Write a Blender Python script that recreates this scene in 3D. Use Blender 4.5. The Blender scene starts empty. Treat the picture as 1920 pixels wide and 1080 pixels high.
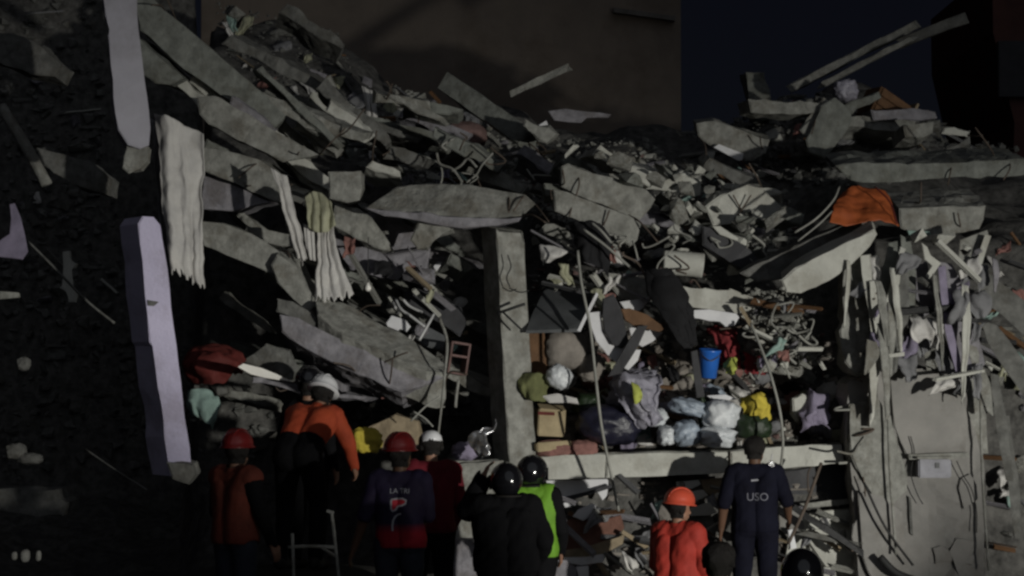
import bpy, bmesh, math, random
import numpy as np
from mathutils import Vector, Matrix, noise, Quaternion
from mathutils.bvhtree import BVHTree

random.seed(7)
scn = bpy.context.scene
COL = scn.collection

# ------------------------------------------------------------------ camera
CAM_Z, FPX = 2.8, 4000.0
PITCH = math.atan(160.0 / FPX)
cam = bpy.data.cameras.new("camera")
cam.lens, cam.sensor_width, cam.clip_start, cam.clip_end = 36 * FPX / 1920, 36.0, 0.1, 600.0
camo = bpy.data.objects.new("camera", cam)
camo.location = (0, 0, CAM_Z)
camo.rotation_euler = (math.pi / 2 + PITCH, 0, 0)
COL.objects.link(camo)
scn.camera = camo

# ------------------------------------------------------------------ night sky
world = bpy.data.worlds.new("World")
scn.world = world
world.use_nodes = True
wn = world.node_tree
sky = wn.nodes.new("ShaderNodeTexSky")
sky.sky_type = 'NISHITA'
sky.sun_disc = False
sky.ozone_density = 6.0
sky.sun_elevation = math.radians(20.0)
sky.sun_rotation = math.radians(162)
wn.nodes["Background"].inputs[1].default_value = 0.0008
glow = wn.nodes.new("ShaderNodeMixRGB")          # even reddish glow of the town on the night cloud
glow.blend_type = 'ADD'
glow.inputs['Fac'].default_value = 1.0
glow.inputs['Color2'].default_value = (1.9, 0.5, 0.6, 1)
wn.links.new(sky.outputs[0], glow.inputs['Color1'])
wn.links.new(glow.outputs[0], wn.nodes["Background"].inputs[0])

# added soft fill that lifts the dark parts, and the rescuers' floodlight that stands right of the camera
night_fill = bpy.data.lights.new("night_fill", 'SUN')
night_fill.energy, night_fill.angle, night_fill.color = 0.15, math.radians(70), (0.86, 0.92, 1.0)
night_fillo = bpy.data.objects.new("night_fill", night_fill)
night_fillo.rotation_euler = (math.radians(60), 0, math.radians(18))
COL.objects.link(night_fillo)
fl = bpy.data.lights.new("floodlight", 'SPOT')
fl.energy, fl.color = 19000.0, (1.0, 0.98, 0.90)
fl.spot_size, fl.spot_blend, fl.shadow_soft_size = math.radians(64.5), 1.0, 0.22
flo = bpy.data.objects.new("floodlight", fl)
flo.location = (14.0, -1.2, 1.30)
flo.rotation_euler = (Vector((0.6, 20.0, -4.6)) - flo.location).to_track_quat('-Z', 'Y').to_euler()
COL.objects.link(flo)

scn.view_settings.view_transform = 'Standard'
scn.view_settings.look = 'None'
scn.view_settings.exposure = 0.0
scn.view_settings.gamma = 1.0
scn.render.engine = 'CYCLES'
scn.cycles.use_denoising = True
scn.cycles.filter_width = 2.6
scn.cycles.max_bounces = 4
scn.cycles.sample_clamp_indirect = 2.0

# ------------------------------------------------------------------ helpers
CF = Vector((0, math.cos(PITCH), math.sin(PITCH)))
CU = Vector((0, -math.sin(PITCH), math.cos(PITCH)))
def P(px, py, Y):
    d = CF + Vector((1, 0, 0)) * ((px - 960) / FPX) + CU * ((540 - py) / FPX)
    s = Y / d.y
    return Vector((d.x * s, Y, CAM_Z + d.z * s))

def sm(a, b, t):
    t = max(0.0, min(1.0, (t - a) / (b - a)))
    return t * t * (3 - 2 * t)

def lerp_prof(prof, y):
    if y <= prof[0][0]: return prof[0][1]
    for (a, za), (b, zb) in zip(prof, prof[1:]):
        if y <= b: return za + (zb - za) * (y - a) / (b - a)
    return prof[-1][1]

ROOM = [(19.2, .3), (20.1, .55), (20.32, 1.75), (20.45, 2.0), (20.8, 2.45), (21.2, 3.0), (21.7, 3.7), (22.6, 4.2), (24, 4.75), (26, 5.75), (28, 5.7), (32, 3.5)]
VOID = [(19.2, .45), (22, .5), (27, .6), (30.2, 1.0), (30.9, 6.0), (31.4, 9.5), (32, 9.5)]
LEFT = [(19.2, .45), (20.8, .6), (23.0, .8), (23.8, 1.6), (24.1, 4.4), (24.6, 5.2), (26, 6.6), (28, 7.4), (32, 5)]
MIDL = [(19.2, .45), (20.8, .6), (22.0, .9), (22.6, 1.6), (22.9, 3.6), (24, 4.75), (26, 6.0), (28, 6.0), (32, 3.6)]
RGHT = [(19.2, .3), (20.5, .5), (21.0, 3.0), (21.6, 4.1), (24, 4.7), (26, 5.4), (28, 5.3), (32, 3.5)]
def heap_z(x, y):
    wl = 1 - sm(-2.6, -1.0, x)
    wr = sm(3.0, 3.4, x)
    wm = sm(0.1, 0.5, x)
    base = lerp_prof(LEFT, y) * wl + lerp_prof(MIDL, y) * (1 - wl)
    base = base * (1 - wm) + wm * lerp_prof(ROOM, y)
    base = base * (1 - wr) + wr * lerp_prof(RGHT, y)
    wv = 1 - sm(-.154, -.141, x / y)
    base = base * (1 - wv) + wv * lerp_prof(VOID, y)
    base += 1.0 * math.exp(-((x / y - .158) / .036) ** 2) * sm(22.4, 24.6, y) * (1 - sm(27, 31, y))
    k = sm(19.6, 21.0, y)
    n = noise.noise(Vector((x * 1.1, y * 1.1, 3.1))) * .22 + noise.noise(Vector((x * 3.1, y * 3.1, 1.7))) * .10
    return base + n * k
def heap_y(px, py):
    def under(y):
        p = P(px, py, y); return p.z < heap_z(p.x, y)
    y = 19.8
    while y < 31.6:
        if under(y):
            a, b = max(19.8, y - .24), y
            for _ in range(3):
                c = (a + b) / 2
                if under(c): b = c
                else: a = c
            return b
        y += 0.24
    return 27.0

# ------------------------------------------------------------------ materials
MATS = {}
def mat(name, col, rough=.85, col2=None, scale=6.0, bump=.25, bscale=30.0, spec=.3, metal=0.0, stain=0.0, trans=0.0, wave=0.0, coat=0.0):
    if name in MATS: return MATS[name]
    m = bpy.data.materials.new(name); m.use_nodes = True
    nt = m.node_tree; N = nt.nodes; L = nt.links
    b = N["Principled BSDF"]
    tc = N.new("ShaderNodeTexCoord")
    oi = N.new("ShaderNodeObjectInfo")
    off = N.new("ShaderNodeVectorMath"); off.operation = 'ADD'
    mul = N.new("ShaderNodeVectorMath"); mul.operation = 'SCALE'; mul.inputs['Scale'].default_value = 37.0
    cmb = N.new("ShaderNodeCombineXYZ")
    for i in range(3): L.new(oi.outputs['Random'], cmb.inputs[i])
    L.new(cmb.outputs[0], mul.inputs[0]); L.new(tc.outputs['Object'], off.inputs[0]); L.new(mul.outputs[0], off.inputs[1])
    V = off.outputs[0]
    c2 = col2 or tuple(c * .62 for c in col)
    n1 = N.new("ShaderNodeTexNoise"); n1.inputs['Scale'].default_value = scale; n1.inputs['Detail'].default_value = 7; n1.inputs['Roughness'].default_value = .62
    L.new(V, n1.inputs['Vector'])
    r = N.new("ShaderNodeValToRGB"); r.color_ramp.elements[0].position = .32; r.color_ramp.elements[1].position = .66
    r.color_ramp.elements[0].color = (*c2, 1); r.color_ramp.elements[1].color = (*col, 1)
    L.new(n1.outputs['Fac'], r.inputs['Fac'])
    out = r.outputs['Color']
    if stain > 0:
        n3 = N.new("ShaderNodeTexNoise"); n3.inputs['Scale'].default_value = scale * .33; n3.inputs['Detail'].default_value = 9; n3.inputs['Roughness'].default_value = .7
        L.new(V, n3.inputs['Vector'])
        r3 = N.new("ShaderNodeValToRGB"); r3.color_ramp.elements[0].position = .5; r3.color_ramp.elements[1].position = .62
        r3.color_ramp.elements[0].color = (0, 0, 0, 1); r3.color_ramp.elements[1].color = (stain, stain, stain, 1)
        L.new(n3.outputs['Fac'], r3.inputs['Fac'])
        mx = N.new("ShaderNodeMixRGB"); mx.inputs['Color2'].default_value = (col[0] * .45, col[1] * .42, col[2] * .38, 1)
        L.new(r3.outputs['Color'], mx.inputs['Fac']); L.new(out, mx.inputs['Color1']); out = mx.outputs['Color']
    L.new(out, b.inputs['Base Color'])
    b.inputs['Roughness'].default_value = rough
    b.inputs['Specular IOR Level'].default_value = spec
    b.inputs['Metallic'].default_value = metal
    if coat: b.inputs['Coat Weight'].default_value = coat
    if trans: b.inputs['Transmission Weight'].default_value = trans
    if bump:
        n2 = N.new("ShaderNodeTexNoise"); n2.inputs['Scale'].default_value = bscale; n2.inputs['Detail'].default_value = 6; n2.inputs['Roughness'].default_value = .65
        L.new(V, n2.inputs['Vector'])
        bp = N.new("ShaderNodeBump"); bp.inputs['Strength'].default_value = bump; bp.inputs['Distance'].default_value = .03
        L.new(n2.outputs['Fac'], bp.inputs['Height']); L.new(bp.outputs['Normal'], b.inputs['Normal'])
    MATS[name] = m
    return m

mat('conc', (.33, .33, .305), .92, col2=(.17, .17, .155), scale=9, stain=.8, bump=.7, bscale=16)
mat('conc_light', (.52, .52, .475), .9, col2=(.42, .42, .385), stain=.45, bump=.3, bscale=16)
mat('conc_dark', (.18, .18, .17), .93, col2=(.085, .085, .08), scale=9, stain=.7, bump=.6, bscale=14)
mat('conc_green', (.23, .24, .22), .92, col2=(.125, .13, .118), scale=8, stain=.7, bump=.6, bscale=15)  # greenish concrete, darkened partly for weaker floodlight on the upper slabs
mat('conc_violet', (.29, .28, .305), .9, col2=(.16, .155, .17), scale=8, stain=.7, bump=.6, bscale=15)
mat('plaster_bluish_lit', (.70, .655, .86), .8, col2=(.63, .59, .78), scale=4, bump=.25, bscale=30, stain=.4)  # bluish light on the lower left column put into the plaster colour
mat('plaster_dimmed', (.48, .47, .53), .85, col2=(.42, .41, .46), scale=4, bump=.12, bscale=40, stain=.3)  # darker copy for the weaker light on the upper left column
mat('wall_paint', (.28, .27, .255), .85, col2=(.21, .205, .195), scale=3, bump=.2, bscale=25, stain=.55)
mat('heap', (.14, .136, .128), .97, col2=(.045, .044, .042), scale=9, bump=1.0, bscale=10)  # kept dark in place of shade in the voids between slabs
mat('earth', (.05, .047, .042), .98, col2=(.025, .024, .022), scale=7, bump=.8, bscale=12)
mat('white_board', (.72, .72, .74), .6, col2=(.6, .6, .62), scale=5, bump=.05, stain=.25)
mat('white_cloth', (.60, .585, .56), .95, col2=(.46, .45, .44), scale=5, bump=.15, bscale=60, stain=.3)
mat('grey_cloth', (.22, .22, .23), .95, bump=.2, bscale=60)
mat('olive_cloth', (.17, .18, .08), .95, bump=.2, bscale=60)
mat('cream_cloth', (.42, .42, .30), .95, bump=.2, bscale=60, stain=.4)
mat('black_cloth', (.016, .016, .018), .9, bump=.2, bscale=60)
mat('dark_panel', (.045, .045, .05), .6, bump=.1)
mat('grey_panel', (.10, .105, .11), .5, bump=.06, scale=3)
mat('wood', (.16, .085, .042), .7, bump=.3, scale=9)
mat('wood_pale', (.30, .24, .16), .75, bump=.3, scale=9)
mat('cardboard', (.42, .34, .21), .85, bump=.15, scale=5, stain=.4)
mat('red_cloth', (.24, .035, .04), .9, bump=.3, bscale=40)
mat('dark_red', (.13, .022, .018), .75, bump=.3, bscale=20)
mat('brick_red', (.20, .10, .075), .9, bump=.5, bscale=20, stain=.4)
mat('pink_cloth', (.32, .16, .14), .9, bump=.3, bscale=30)
mat('orange_tarp', (.40, .10, .028), .6, col2=(.28, .065, .02), scale=4, bump=.3, bscale=9, spec=.4)
mat('blue_plastic', (.03, .16, .62), .28, col2=(.025, .13, .5), bump=.03, spec=.5)
mat('bag_white', (.62, .64, .66), .33, col2=(.5, .53, .56), scale=4, bump=.5, bscale=13, spec=.5)
mat('bag_blue', (.36, .42, .50), .4, bump=.4, bscale=12, spec=.5)
mat('bag_grey', (.33, .32, .38), .35, bump=.6, bscale=12, spec=.5)
mat('bag_navy', (.018, .018, .035), .35, bump=.5, bscale=9, spec=.5)
mat('bag_green', (.02, .035, .016), .45, bump=.5, bscale=9, spec=.4)
mat('violet_cloth', (.27, .24, .33), .9, bump=.3, bscale=25)
mat('yellow_cloth', (.62, .50, .07), .8, bump=.3, bscale=25)
mat('lime_cloth', (.50, .55, .12), .8, bump=.3, bscale=25)
mat('steel', (.16, .16, .165), .5, metal=.6, bump=.2)
mat('steel_white', (.6, .6, .6), .45, bump=.05)
mat('steel_dark', (.035, .035, .036), .6, metal=.4, bump=.2)
mat('rebar', (.14, .11, .09), .8, metal=.3, bump=.4, bscale=80)
mat('cable_pale', (.34, .34, .31), .7, bump=.1)
mat('cable_dark', (.03, .03, .03), .7, bump=.1)
mat('bulb', (.85, .83, .78), .15, col2=(.8, .78, .74), bump=0, spec=.6)
mat('mint', (.30, .42, .38), .8, bump=.1)
mat('foil', (.62, .62, .64), .22, metal=.8, bump=.3, bscale=12)

# ------------------------------------------------------------------ object plumbing
def tag(o, label=None, cat=None, group=None, kind=None):
    if label: o['label'] = label
    if cat: o['category'] = cat
    if group: o['group'] = group
    if kind: o['kind'] = kind
    return o

def link(name, me, m=None, parent=None, loc=None, smooth=False):
    o = bpy.data.objects.new(name, me)
    if m is not None and me is not None and not me.materials: me.materials.append(MATS[m] if isinstance(m, str) else m)
    COL.objects.link(o)
    if smooth and me is not None:
        me.polygons.foreach_set('use_smooth', [True] * len(me.polygons))
    if parent is not None: o.parent = parent
    if loc is not None: o.location = loc
    return o

def empty(name, loc, rz=0.0):
    o = bpy.data.objects.new(name, None); COL.objects.link(o)
    o.location = loc; o.rotation_euler = (0, 0, rz); o.empty_display_size = .1
    return o

def finish(bm, name, m, parent=None, smooth=False, recentre=True):
    bmesh.ops.recalc_face_normals(bm, faces=bm.faces[:])
    c = Vector((0, 0, 0))
    if recentre and parent is None:
        for v in bm.verts: c += v.co
        c /= max(1, len(bm.verts))
        for v in bm.verts: v.co -= c
    me = bpy.data.meshes.new(name); bm.to_mesh(me); bm.free()
    return link(name, me, m, parent, c if parent is None else None, smooth)

def rnd(a): return random.uniform(-a, a)

def relief(bm, a, dep):
    """cut long faces up and push them in and out: spalled, uneven concrete"""
    if a < .006 or dep < .09: return
    for it in range(5):
        ed = [e for e in bm.edges if e.calc_length() > .11]
        if not ed or len(bm.verts) > 5000: break
        bmesh.ops.subdivide_edges(bm, edges=ed, cuts=1)
        bmesh.ops.triangulate(bm, faces=[f for f in bm.faces if len(f.verts) > 4])
    bm.normal_update()
    mv = []
    for v in bm.verts:
        p = v.co
        n = noise.noise(p * 2.3) * .9 + noise.noise(p * 7.1) * .8 + noise.noise(p * 17.0) * .45
        c = noise.noise(p * 3.7 + Vector((9, 2, 5)))
        if c > .28: n -= (c - .28) * 6.0
        mv.append(v.normal * n * a)
    for v, d in zip(bm.verts, mv): v.co += d

def slab(name, label, cat, pts, dep, m, Y=20.0, ext=(0, 1, 0), jit=.012, seg=.13, bev=.012, group=None, parent=None, rebar=0, rough=None):
    """A broken plate: its front outline stands at its own distance and it is as thick as the real piece."""
    w = []
    for p in pts: w.append(P(p[0], p[1], p[2] if len(p) > 2 else Y))
    ring = []
    for i, a in enumerate(w):
        b = w[(i + 1) % len(w)]
        n = max(1, int((b - a).length / seg))
        for k in range(n):
            q = a.lerp(b, k / n)
            j = jit if k else jit * .4
            ring.append(q + Vector((rnd(j), rnd(j), rnd(j))))
    e = Vector(ext).normalized() * dep
    bm = bmesh.new()
    f = [bm.verts.new(v) for v in ring]
    g = [bm.verts.new(v + e + Vector((rnd(jit), rnd(jit), rnd(jit)))) for v in ring]
    ff = bm.faces.new(f); bm.faces.new(g[::-1])
    n = len(f)
    for i in range(n): bm.faces.new((f[i], g[i], g[(i + 1) % n], f[(i + 1) % n]))
    if bev > 0:
        bmesh.ops.bevel(bm, geom=list(ff.edges), offset=min(bev, dep * .3), segments=2, affect='EDGES', clamp_overlap=True)
    bmesh.ops.triangulate(bm, faces=[x for x in bm.faces if len(x.verts) > 4])
    relief(bm, rough if rough is not None else min(.02, jit * 1.1), dep)
    o = finish(bm, name, m, parent)
    if label: tag(o, label, cat, group)
    if rebar:
        for k in range(rebar):
            i = random.randrange(n); s = ring[i] - o.location
            d = Vector((rnd(.5), -random.uniform(.1, .5), rnd(.5)))
            pts3 = [s + e * .3, s + d * .25, s + d * .55 + Vector((rnd(.08), 0, rnd(.12)))]
            tube3('rebar', None, None, pts3, .008, 'rebar', parent=o)
    return o

def catmull(pts, n):
    out = []
    q = [pts[0] * 2 - pts[1]] + pts + [pts[-1] * 2 - pts[-2]]
    for i in range(1, len(q) - 2):
        a, b, c, d = q[i - 1:i + 3]
        for k in range(n):
            t = k / n
            out.append(.5 * ((2 * b) + (c - a) * t + (2 * a - 5 * b + 4 * c - d) * t * t + (3 * b - a - 3 * c + d) * t ** 3))
    out.append(pts[-1]); return out

def tube3(name, label, cat, pts, r, m, parent=None, sides=7, n=6, r2=None, group=None):
    pts = [Vector(p) for p in pts]
    c = catmull(pts, n) if len(pts) > 2 else [pts[0].lerp(pts[1], k / 4) for k in range(5)]
    bm = bmesh.new(); rings = []
    for i, p in enumerate(c):
        t = (c[min(i + 1, len(c) - 1)] - c[max(i - 1, 0)]).normalized()
        a = t.orthogonal().normalized() if i == 0 else (a - t * a.dot(t)).normalized()
        b = t.cross(a)
        rr = r if r2 is None else r + (r2 - r) * i / (len(c) - 1)
        rings.append([bm.verts.new(p + (a * math.cos(2 * math.pi * k / sides) + b * math.sin(2 * math.pi * k / sides)) * rr) for k in range(sides)])
    for A, B in zip(rings, rings[1:]):
        for k in range(sides): bm.faces.new((A[k], A[(k + 1) % sides], B[(k + 1) % sides], B[k]))
    bm.faces.new(rings[0][::-1]); bm.faces.new(rings[-1])
    o = finish(bm, name, m, parent, smooth=True)
    if label: tag(o, label, cat, group)
    return o

def tube(name, label, cat, pp, r, m, **k):
    return tube3(name, label, cat, [P(*p) for p in pp], r, m, **k)

def beam3(name, label, cat, a, b, w, h, m, jit=.012, ends=.06, parent=None, group=None, roll=0.0, rebar=0, bmname=None):
    a, b = Vector(a), Vector(b)
    t = (b - a).normalized()
    up = (CF * -1); up = (up - t * up.dot(t)).normalized()      # across the view
    sd = t.cross(up)
    q = Quaternion(t, roll); up, sd = q @ up, q @ sd
    L = (b - a).length; n = max(2, int(L / .16))
    ch = .12
    sec = [(-.5 + ch * .3, -.5), (.5 - ch * .3, -.5), (.5, -.5 + ch), (.5, .5 - ch), (.5 - ch * .3, .5), (-.5 + ch * .3, .5), (-.5, .5 - ch), (-.5, -.5 + ch)]
    bm = bmesh.new(); rings = []
    for i in range(n + 1):
        c = a.lerp(b, i / n); rg = []
        for (x, y) in sec:
            e = t * rnd(ends) if i in (0, n) else t * rnd(jit)
            rg.append(bm.verts.new(c + sd * (x * w + rnd(jit)) + up * (y * h + rnd(jit)) + e))
        rings.append(rg)
    for A, B in zip(rings, rings[1:]):
        for k in range(8): bm.faces.new((A[k], A[(k + 1) % 8], B[(k + 1) % 8], B[k]))
    bm.faces.new(rings[0][::-1]); bm.faces.new(rings[-1])
    o = finish(bm, name, m, parent)
    if label: tag(o, label, cat, group)
    for k in range(rebar):
        s = b - o.location + sd * rnd(w * .35) + up * rnd(h * .3)
        tube3('rebar', None, None, [s - t * .1, s + t * random.uniform(.1, .2), s + t * random.uniform(.2, .4) + Vector((rnd(.1), rnd(.1), -random.uniform(0, .15)))], .008, 'rebar', parent=o)
    return o

def beam(name, label, cat, a, b, w, h, m, **k):
    return beam3(name, label, cat, P(*a), P(*b), w, h, m, **k)

def cloth(name, label, cat, rows, m, nu=40, nv=30, folds=5, amp=.04, crumple=.02, seed=0, thick=.006, parent=None, group=None, sag=0, hem=0.0, wander=1.2):
    """Hanging or lying sheet: a patch through rows of points with folds pressed into it."""
    R = [[P(*p) for p in r] for r in rows]
    def along(pts, n):
        f = catmull(pts, 12) if len(pts) > 2 else [pts[0].lerp(pts[1], k / 12) for k in range(13)]
        out = []
        for i in range(n + 1):
            t = i * (len(f) - 1) / n; j = min(len(f) - 2, int(t)); out.append(f[j].lerp(f[j + 1], t - j))
        return out
    cols = [along(r, nu) for r in R]
    grid = []
    for i in range(nu + 1):
        grid.append(along([c[i] for c in cols], nv))
    bm = bmesh.new(); vs = []
    for i in range(nu + 1):
        col = []
        for j in range(nv + 1):
            u, v = i / nu, j / nv
            p = grid[i][j].copy()
            ph = noise.noise(Vector((seed * 3.3, v * 1.6, 0))) * wander + (wander - 1.2) * v * 1.5
            uw = u + .16 * noise.noise(Vector((u * 3.1 + seed, v * .7, seed))) + .05 * noise.noise(Vector((u * 7 + seed, v * 1.5, 2)))
            s = math.sin(2 * math.pi * folds * uw + ph + seed) * (.55 + .9 * abs(noise.noise(Vector((u * 2.3, v * 1.1, seed + 5)))))
            if hem and v > .8: p.z += (v - .8) / .2 * hem * (noise.noise(Vector((u * 11, seed, 1))) + .6 * noise.noise(Vector((u * 27, seed, 4))))
            p.y += amp * s * (.5 + .5 * v if sag == 0 else 1)
            p += Vector((noise.noise(p * 5 + Vector((seed, 0, 9))), noise.noise(p * 5 + Vector((seed, 4, 0))), noise.noise(p * 5 + Vector((0, seed, 7))))) * crumple
            p += Vector((noise.noise(p * 14 + Vector((seed, 0, 9))), noise.noise(p * 14 + Vector((seed, 4, 0))), noise.noise(p * 14))) * crumple * .4
            col.append(bm.verts.new(p))
        vs.append(col)
    for i in range(nu):
        for j in range(nv): bm.faces.new((vs[i][j], vs[i + 1][j], vs[i + 1][j + 1], vs[i][j + 1]))
    o = finish(bm, name, m, parent, smooth=True)
    so = o.modifiers.new("thick", 'SOLIDIFY'); so.thickness = thick
    if label: tag(o, label, cat, group)
    return o

def lump(name, label, cat, px, py, Y, w, h, m, depth=None, rot=0.0, seed=0, amp=.12, pw=2.6, freq=2.2, group=None, parent=None, sub=4, flat=0):
    """Soft filled thing (sack, bundle, pillow): a superellipsoid with creases. w,h in photo pixels."""
    s = Y / FPX; sx, sz = w * s / 2, h * s / 2; sy = depth / 2 if depth else (sx + sz) * .5
    bm = bmesh.new(); bmesh.ops.create_icosphere(bm, subdivisions=sub, radius=1)
    for v in bm.verts:
        c = v.co.copy(); d = (abs(c.x) ** pw + abs(c.y) ** pw + abs(c.z) ** pw) ** (-1 / pw); c *= d
        n = 0; f = freq
        q = c + Vector((seed * 1.7, seed * .3, seed * 2.9))
        n = (abs(noise.noise(q * f)) - .25) * 1.0 + (abs(noise.noise(q * f * 2.3)) - .2) * .5 + noise.noise(q * f * 5) * .18
        c *= 1 + amp * n * 1.8
        if flat and c.z < -.75: c.z = -.75 + (c.z + .75) * .3
        v.co = Vector((c.x * sx, c.y * sy, c.z * sz))
    bmesh.ops.rotate(bm, verts=bm.verts, cent=(0, 0, 0), matrix=Matrix.Rotation(rot, 3, 'Y'))
    me = bpy.data.meshes.new(name); bm.to_mesh(me); bm.free()
    o = link(name, me, m, parent, P(px, py, Y), True)
    if label: tag(o, label, cat, group)
    return o

def box3(name, label, cat, loc, dims, m, rot=(0, 0, 0), bev=.01, parent=None, group=None, jit=0):
    bm = bmesh.new(); bmesh.ops.create_cube(bm, size=1)
    for v in bm.verts: v.co = Vector((v.co.x * dims[0] + rnd(jit), v.co.y * dims[1] + rnd(jit), v.co.z * dims[2] + rnd(jit)))
    if bev: bmesh.ops.bevel(bm, geom=bm.edges[:], offset=bev, segments=2, affect='EDGES')
    me = bpy.data.meshes.new(name); bm.to_mesh(me); bm.free()
    o = link(name, me, m, parent, loc); o.rotation_euler = rot
    if label: tag(o, label, cat, group)
    return o

def lathe(bm, prof, n=24, sx=1, sy=1, cap=True):
    rings = []
    for (r, z) in prof:
        rings.append([bm.verts.new((r * sx * math.cos(2 * math.pi * k / n), r * sy * math.sin(2 * math.pi * k / n), z)) for k in range(n)])
    for A, B in zip(rings, rings[1:]):
        for k in range(n): bm.faces.new((A[k], A[(k + 1) % n], B[(k + 1) % n], B[k]))
    if cap: bm.faces.new(rings[0][::-1]); bm.faces.new(rings[-1])
# ================================================================== the setting
def grid_sheet(name, x0, x1, y0, y1, nx, ny, fz, m, label, kind):
    me = bpy.data.meshes.new(name)
    xs = [x0 + (x1 - x0) * i / nx for i in range(nx + 1)]; ys = [y0 + (y1 - y0) * j / ny for j in range(ny + 1)]
    v = [(x, y, fz(x, y)) for y in ys for x in xs]
    f = [(j * (nx + 1) + i, j * (nx + 1) + i + 1, (j + 1) * (nx + 1) + i + 1, (j + 1) * (nx + 1) + i) for j in range(ny) for i in range(nx)]
    me.from_pydata(v, [], f); me.update()
    o = link(name, me, m, smooth=True)
    tag(o, label, None, None, kind)
    return o

FEET = []   # filled by the people: (x, y, z)
def build_ground():
    def gz(x, y):
        ws, zs = 1e-3, 0.0
        base = .25 * sm(15, 19, y)
        ws = .02; zs = base * ws
        for (fx, fy, fz) in FEET:
            d2 = (x - fx) ** 2 + (y - fy) ** 2
            w = math.exp(-d2 / .5); ws += w; zs += w * fz
        return zs / ws + noise.noise(Vector((x * 2, y * 2, 0))) * .015
    grid_sheet('ground', -14, 14, 3, 20.2, 168, 104, gz, 'earth', 'dark trampled earth in front of the collapsed building', 'structure')
    grid_sheet('terrain', -260, 260, -60, 460, 52, 52, lambda x, y: -.12, 'earth', 'dark open ground reaching to the horizon', 'structure')

grid_sheet('rubble_heap', -9.5, 9.5, 19.2, 32, 210, 210, heap_z, 'heap', 'mass of rubble behind the broken slabs, darkened for shaded voids', 'stuff')

# ---- house behind the ruin
def box_part(name, x0, x1, y0, y1, z0, z1, m, parent, bev=.01):
    c = parent.location
    return box3(name, None, None, ((x0 + x1) / 2 - c.x, (y0 + y1) / 2 - c.y, (z0 + z1) / 2 - c.z), (x1 - x0, y1 - y0, z1 - z0), m, bev=bev, parent=parent)
mat('house_wall', (.21, .175, .145), .95, col2=(.16, .135, .115), scale=1.2, bump=.3, bscale=8, stain=.4)
mat('house_trim', (.16, .15, .14), .9)
e = P(1277, 200, 42); z_top = P(1277, -30, 42).z
h = tag(empty('house', (e.x - 4, 45, 0)), 'unlit brown plastered house standing behind the rubble heap', 'house')
box_part('wall', e.x - 9.5, e.x, 42, 50, -.1, z_top + .6, 'house_wall', h)
a, b = P(1150, 20, 41.9), P(1265, 36, 41.9)
lp = beam3('window_ledge', None, None, a - h.location, b - h.location, .10, .28, 'house_trim', parent=h, jit=.004, ends=.004)
# dark tower of a neighbouring building at the right edge
e2 = P(1872, 100, 34)
t = tag(empty('neighbour_building', (e2.x + 2.5, 36, 0)), 'unlit reddish building at the right edge of the picture', 'building')
mat('tower_wall', (.13, .06, .05), .95, col2=(.09, .045, .04), scale=2, bump=.3, bscale=8)
bm = bmesh.new()
for (px, py) in ((1860, -60), (1862, 60), (1885, 160), (1902, 230), (1900, 300), (1896, 700)):
    q = P(px, py, 34)
    bm.verts.new(q - t.location); 
vs = list(bm.verts); vv = []
for v in vs: vv.append(bm.verts.new(v.co + Vector((5.5, 0, 0))))
vb = [bm.verts.new(v.co + Vector((0, 5, 0))) for v in vs]; vc = [bm.verts.new(v.co + Vector((0, 5, 0))) for v in vv]
for A, B in ((vs, vv), (vv, vc), (vc, vb), (vb, vs)):
    for i in range(len(A) - 1): bm.faces.new((A[i], B[i], B[i + 1], A[i + 1]))
bm.faces.new((vs[0], vv[0], vc[0], vb[0])); bm.faces.new((vs[-1], vv[-1], vc[-1], vb[-1]))
finish(bm, 'wall', 'tower_wall', t)
box3('window', None, None, P(1900, 130, 33.95) - t.location, (.5, .12, .9), 'dark_panel', parent=t)

# ================================================================== concrete of the ruin
S, C_ = 'concrete_slab', 'slab'
mat('brick_dim', (.20, .125, .115), .92, col2=(.15, .10, .095), scale=8, bump=.5, stain=.5)
# two columns at the left, light differences put into their plaster
def col_front(name, label, pts, dep, ext, m, Y, **k): return slab(name, label, 'column', pts, dep, m, Y=Y, ext=ext, **k)
c1 = col_front('concrete_column', 'tall pale column hanging from the top edge above the torn white curtain', [(190, -60), (254, -60), (260, 55), (271, 150), (282, 240), (279, 272), (262, 279), (239, 271), (221, 243), (208, 120), (203, 66), (207, 55), (203, 42), (198, 30)], .30, (-.22, 1, 0), 'plaster_dimmed', 18.6, jit=.008, bev=.008, rough=0)
slab('broken_end', None, None, [(238, 273), (262, 280), (279, 274), (276, 300), (262, 318), (243, 322), (234, 312)], .22, 'conc', Y=18.66, parent=c1, jit=.012)
for o in c1.children:
    if o.name.split('.')[0] == 'rebar': continue
    for v in o.data.vertices: v.co -= c1.location
c2 = col_front('concrete_column', 'leaning column at the left of the crowd, tinted lavender for bluish light', [(259, 420), (268, 406), (288, 407), (301, 422), (308, 470), (318, 540), (331, 650), (346, 780), (359, 872), (356, 892), (320, 893), (313, 850), (303, 760), (291, 690), (288, 650), (281, 640), (276, 590), (270, 520), (262, 455)], .34, (-.75, 1, 0), 'plaster_bluish_lit', 18.35, jit=.007, bev=.008, rough=0)
slab('column_base', None, None, [(312, 868), (362, 872), (366, 890), (352, 908), (322, 900)], .3, 'conc', Y=18.25, parent=c2)
slab('spall', None, None, [(276, 562), (298, 566), (288, 574), (277, 573)], .02, 'conc_dark', Y=18.34, parent=c2, jit=.003, bev=.002)
for o in c2.children:
    for v in o.data.vertices: v.co -= c2.location
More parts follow.
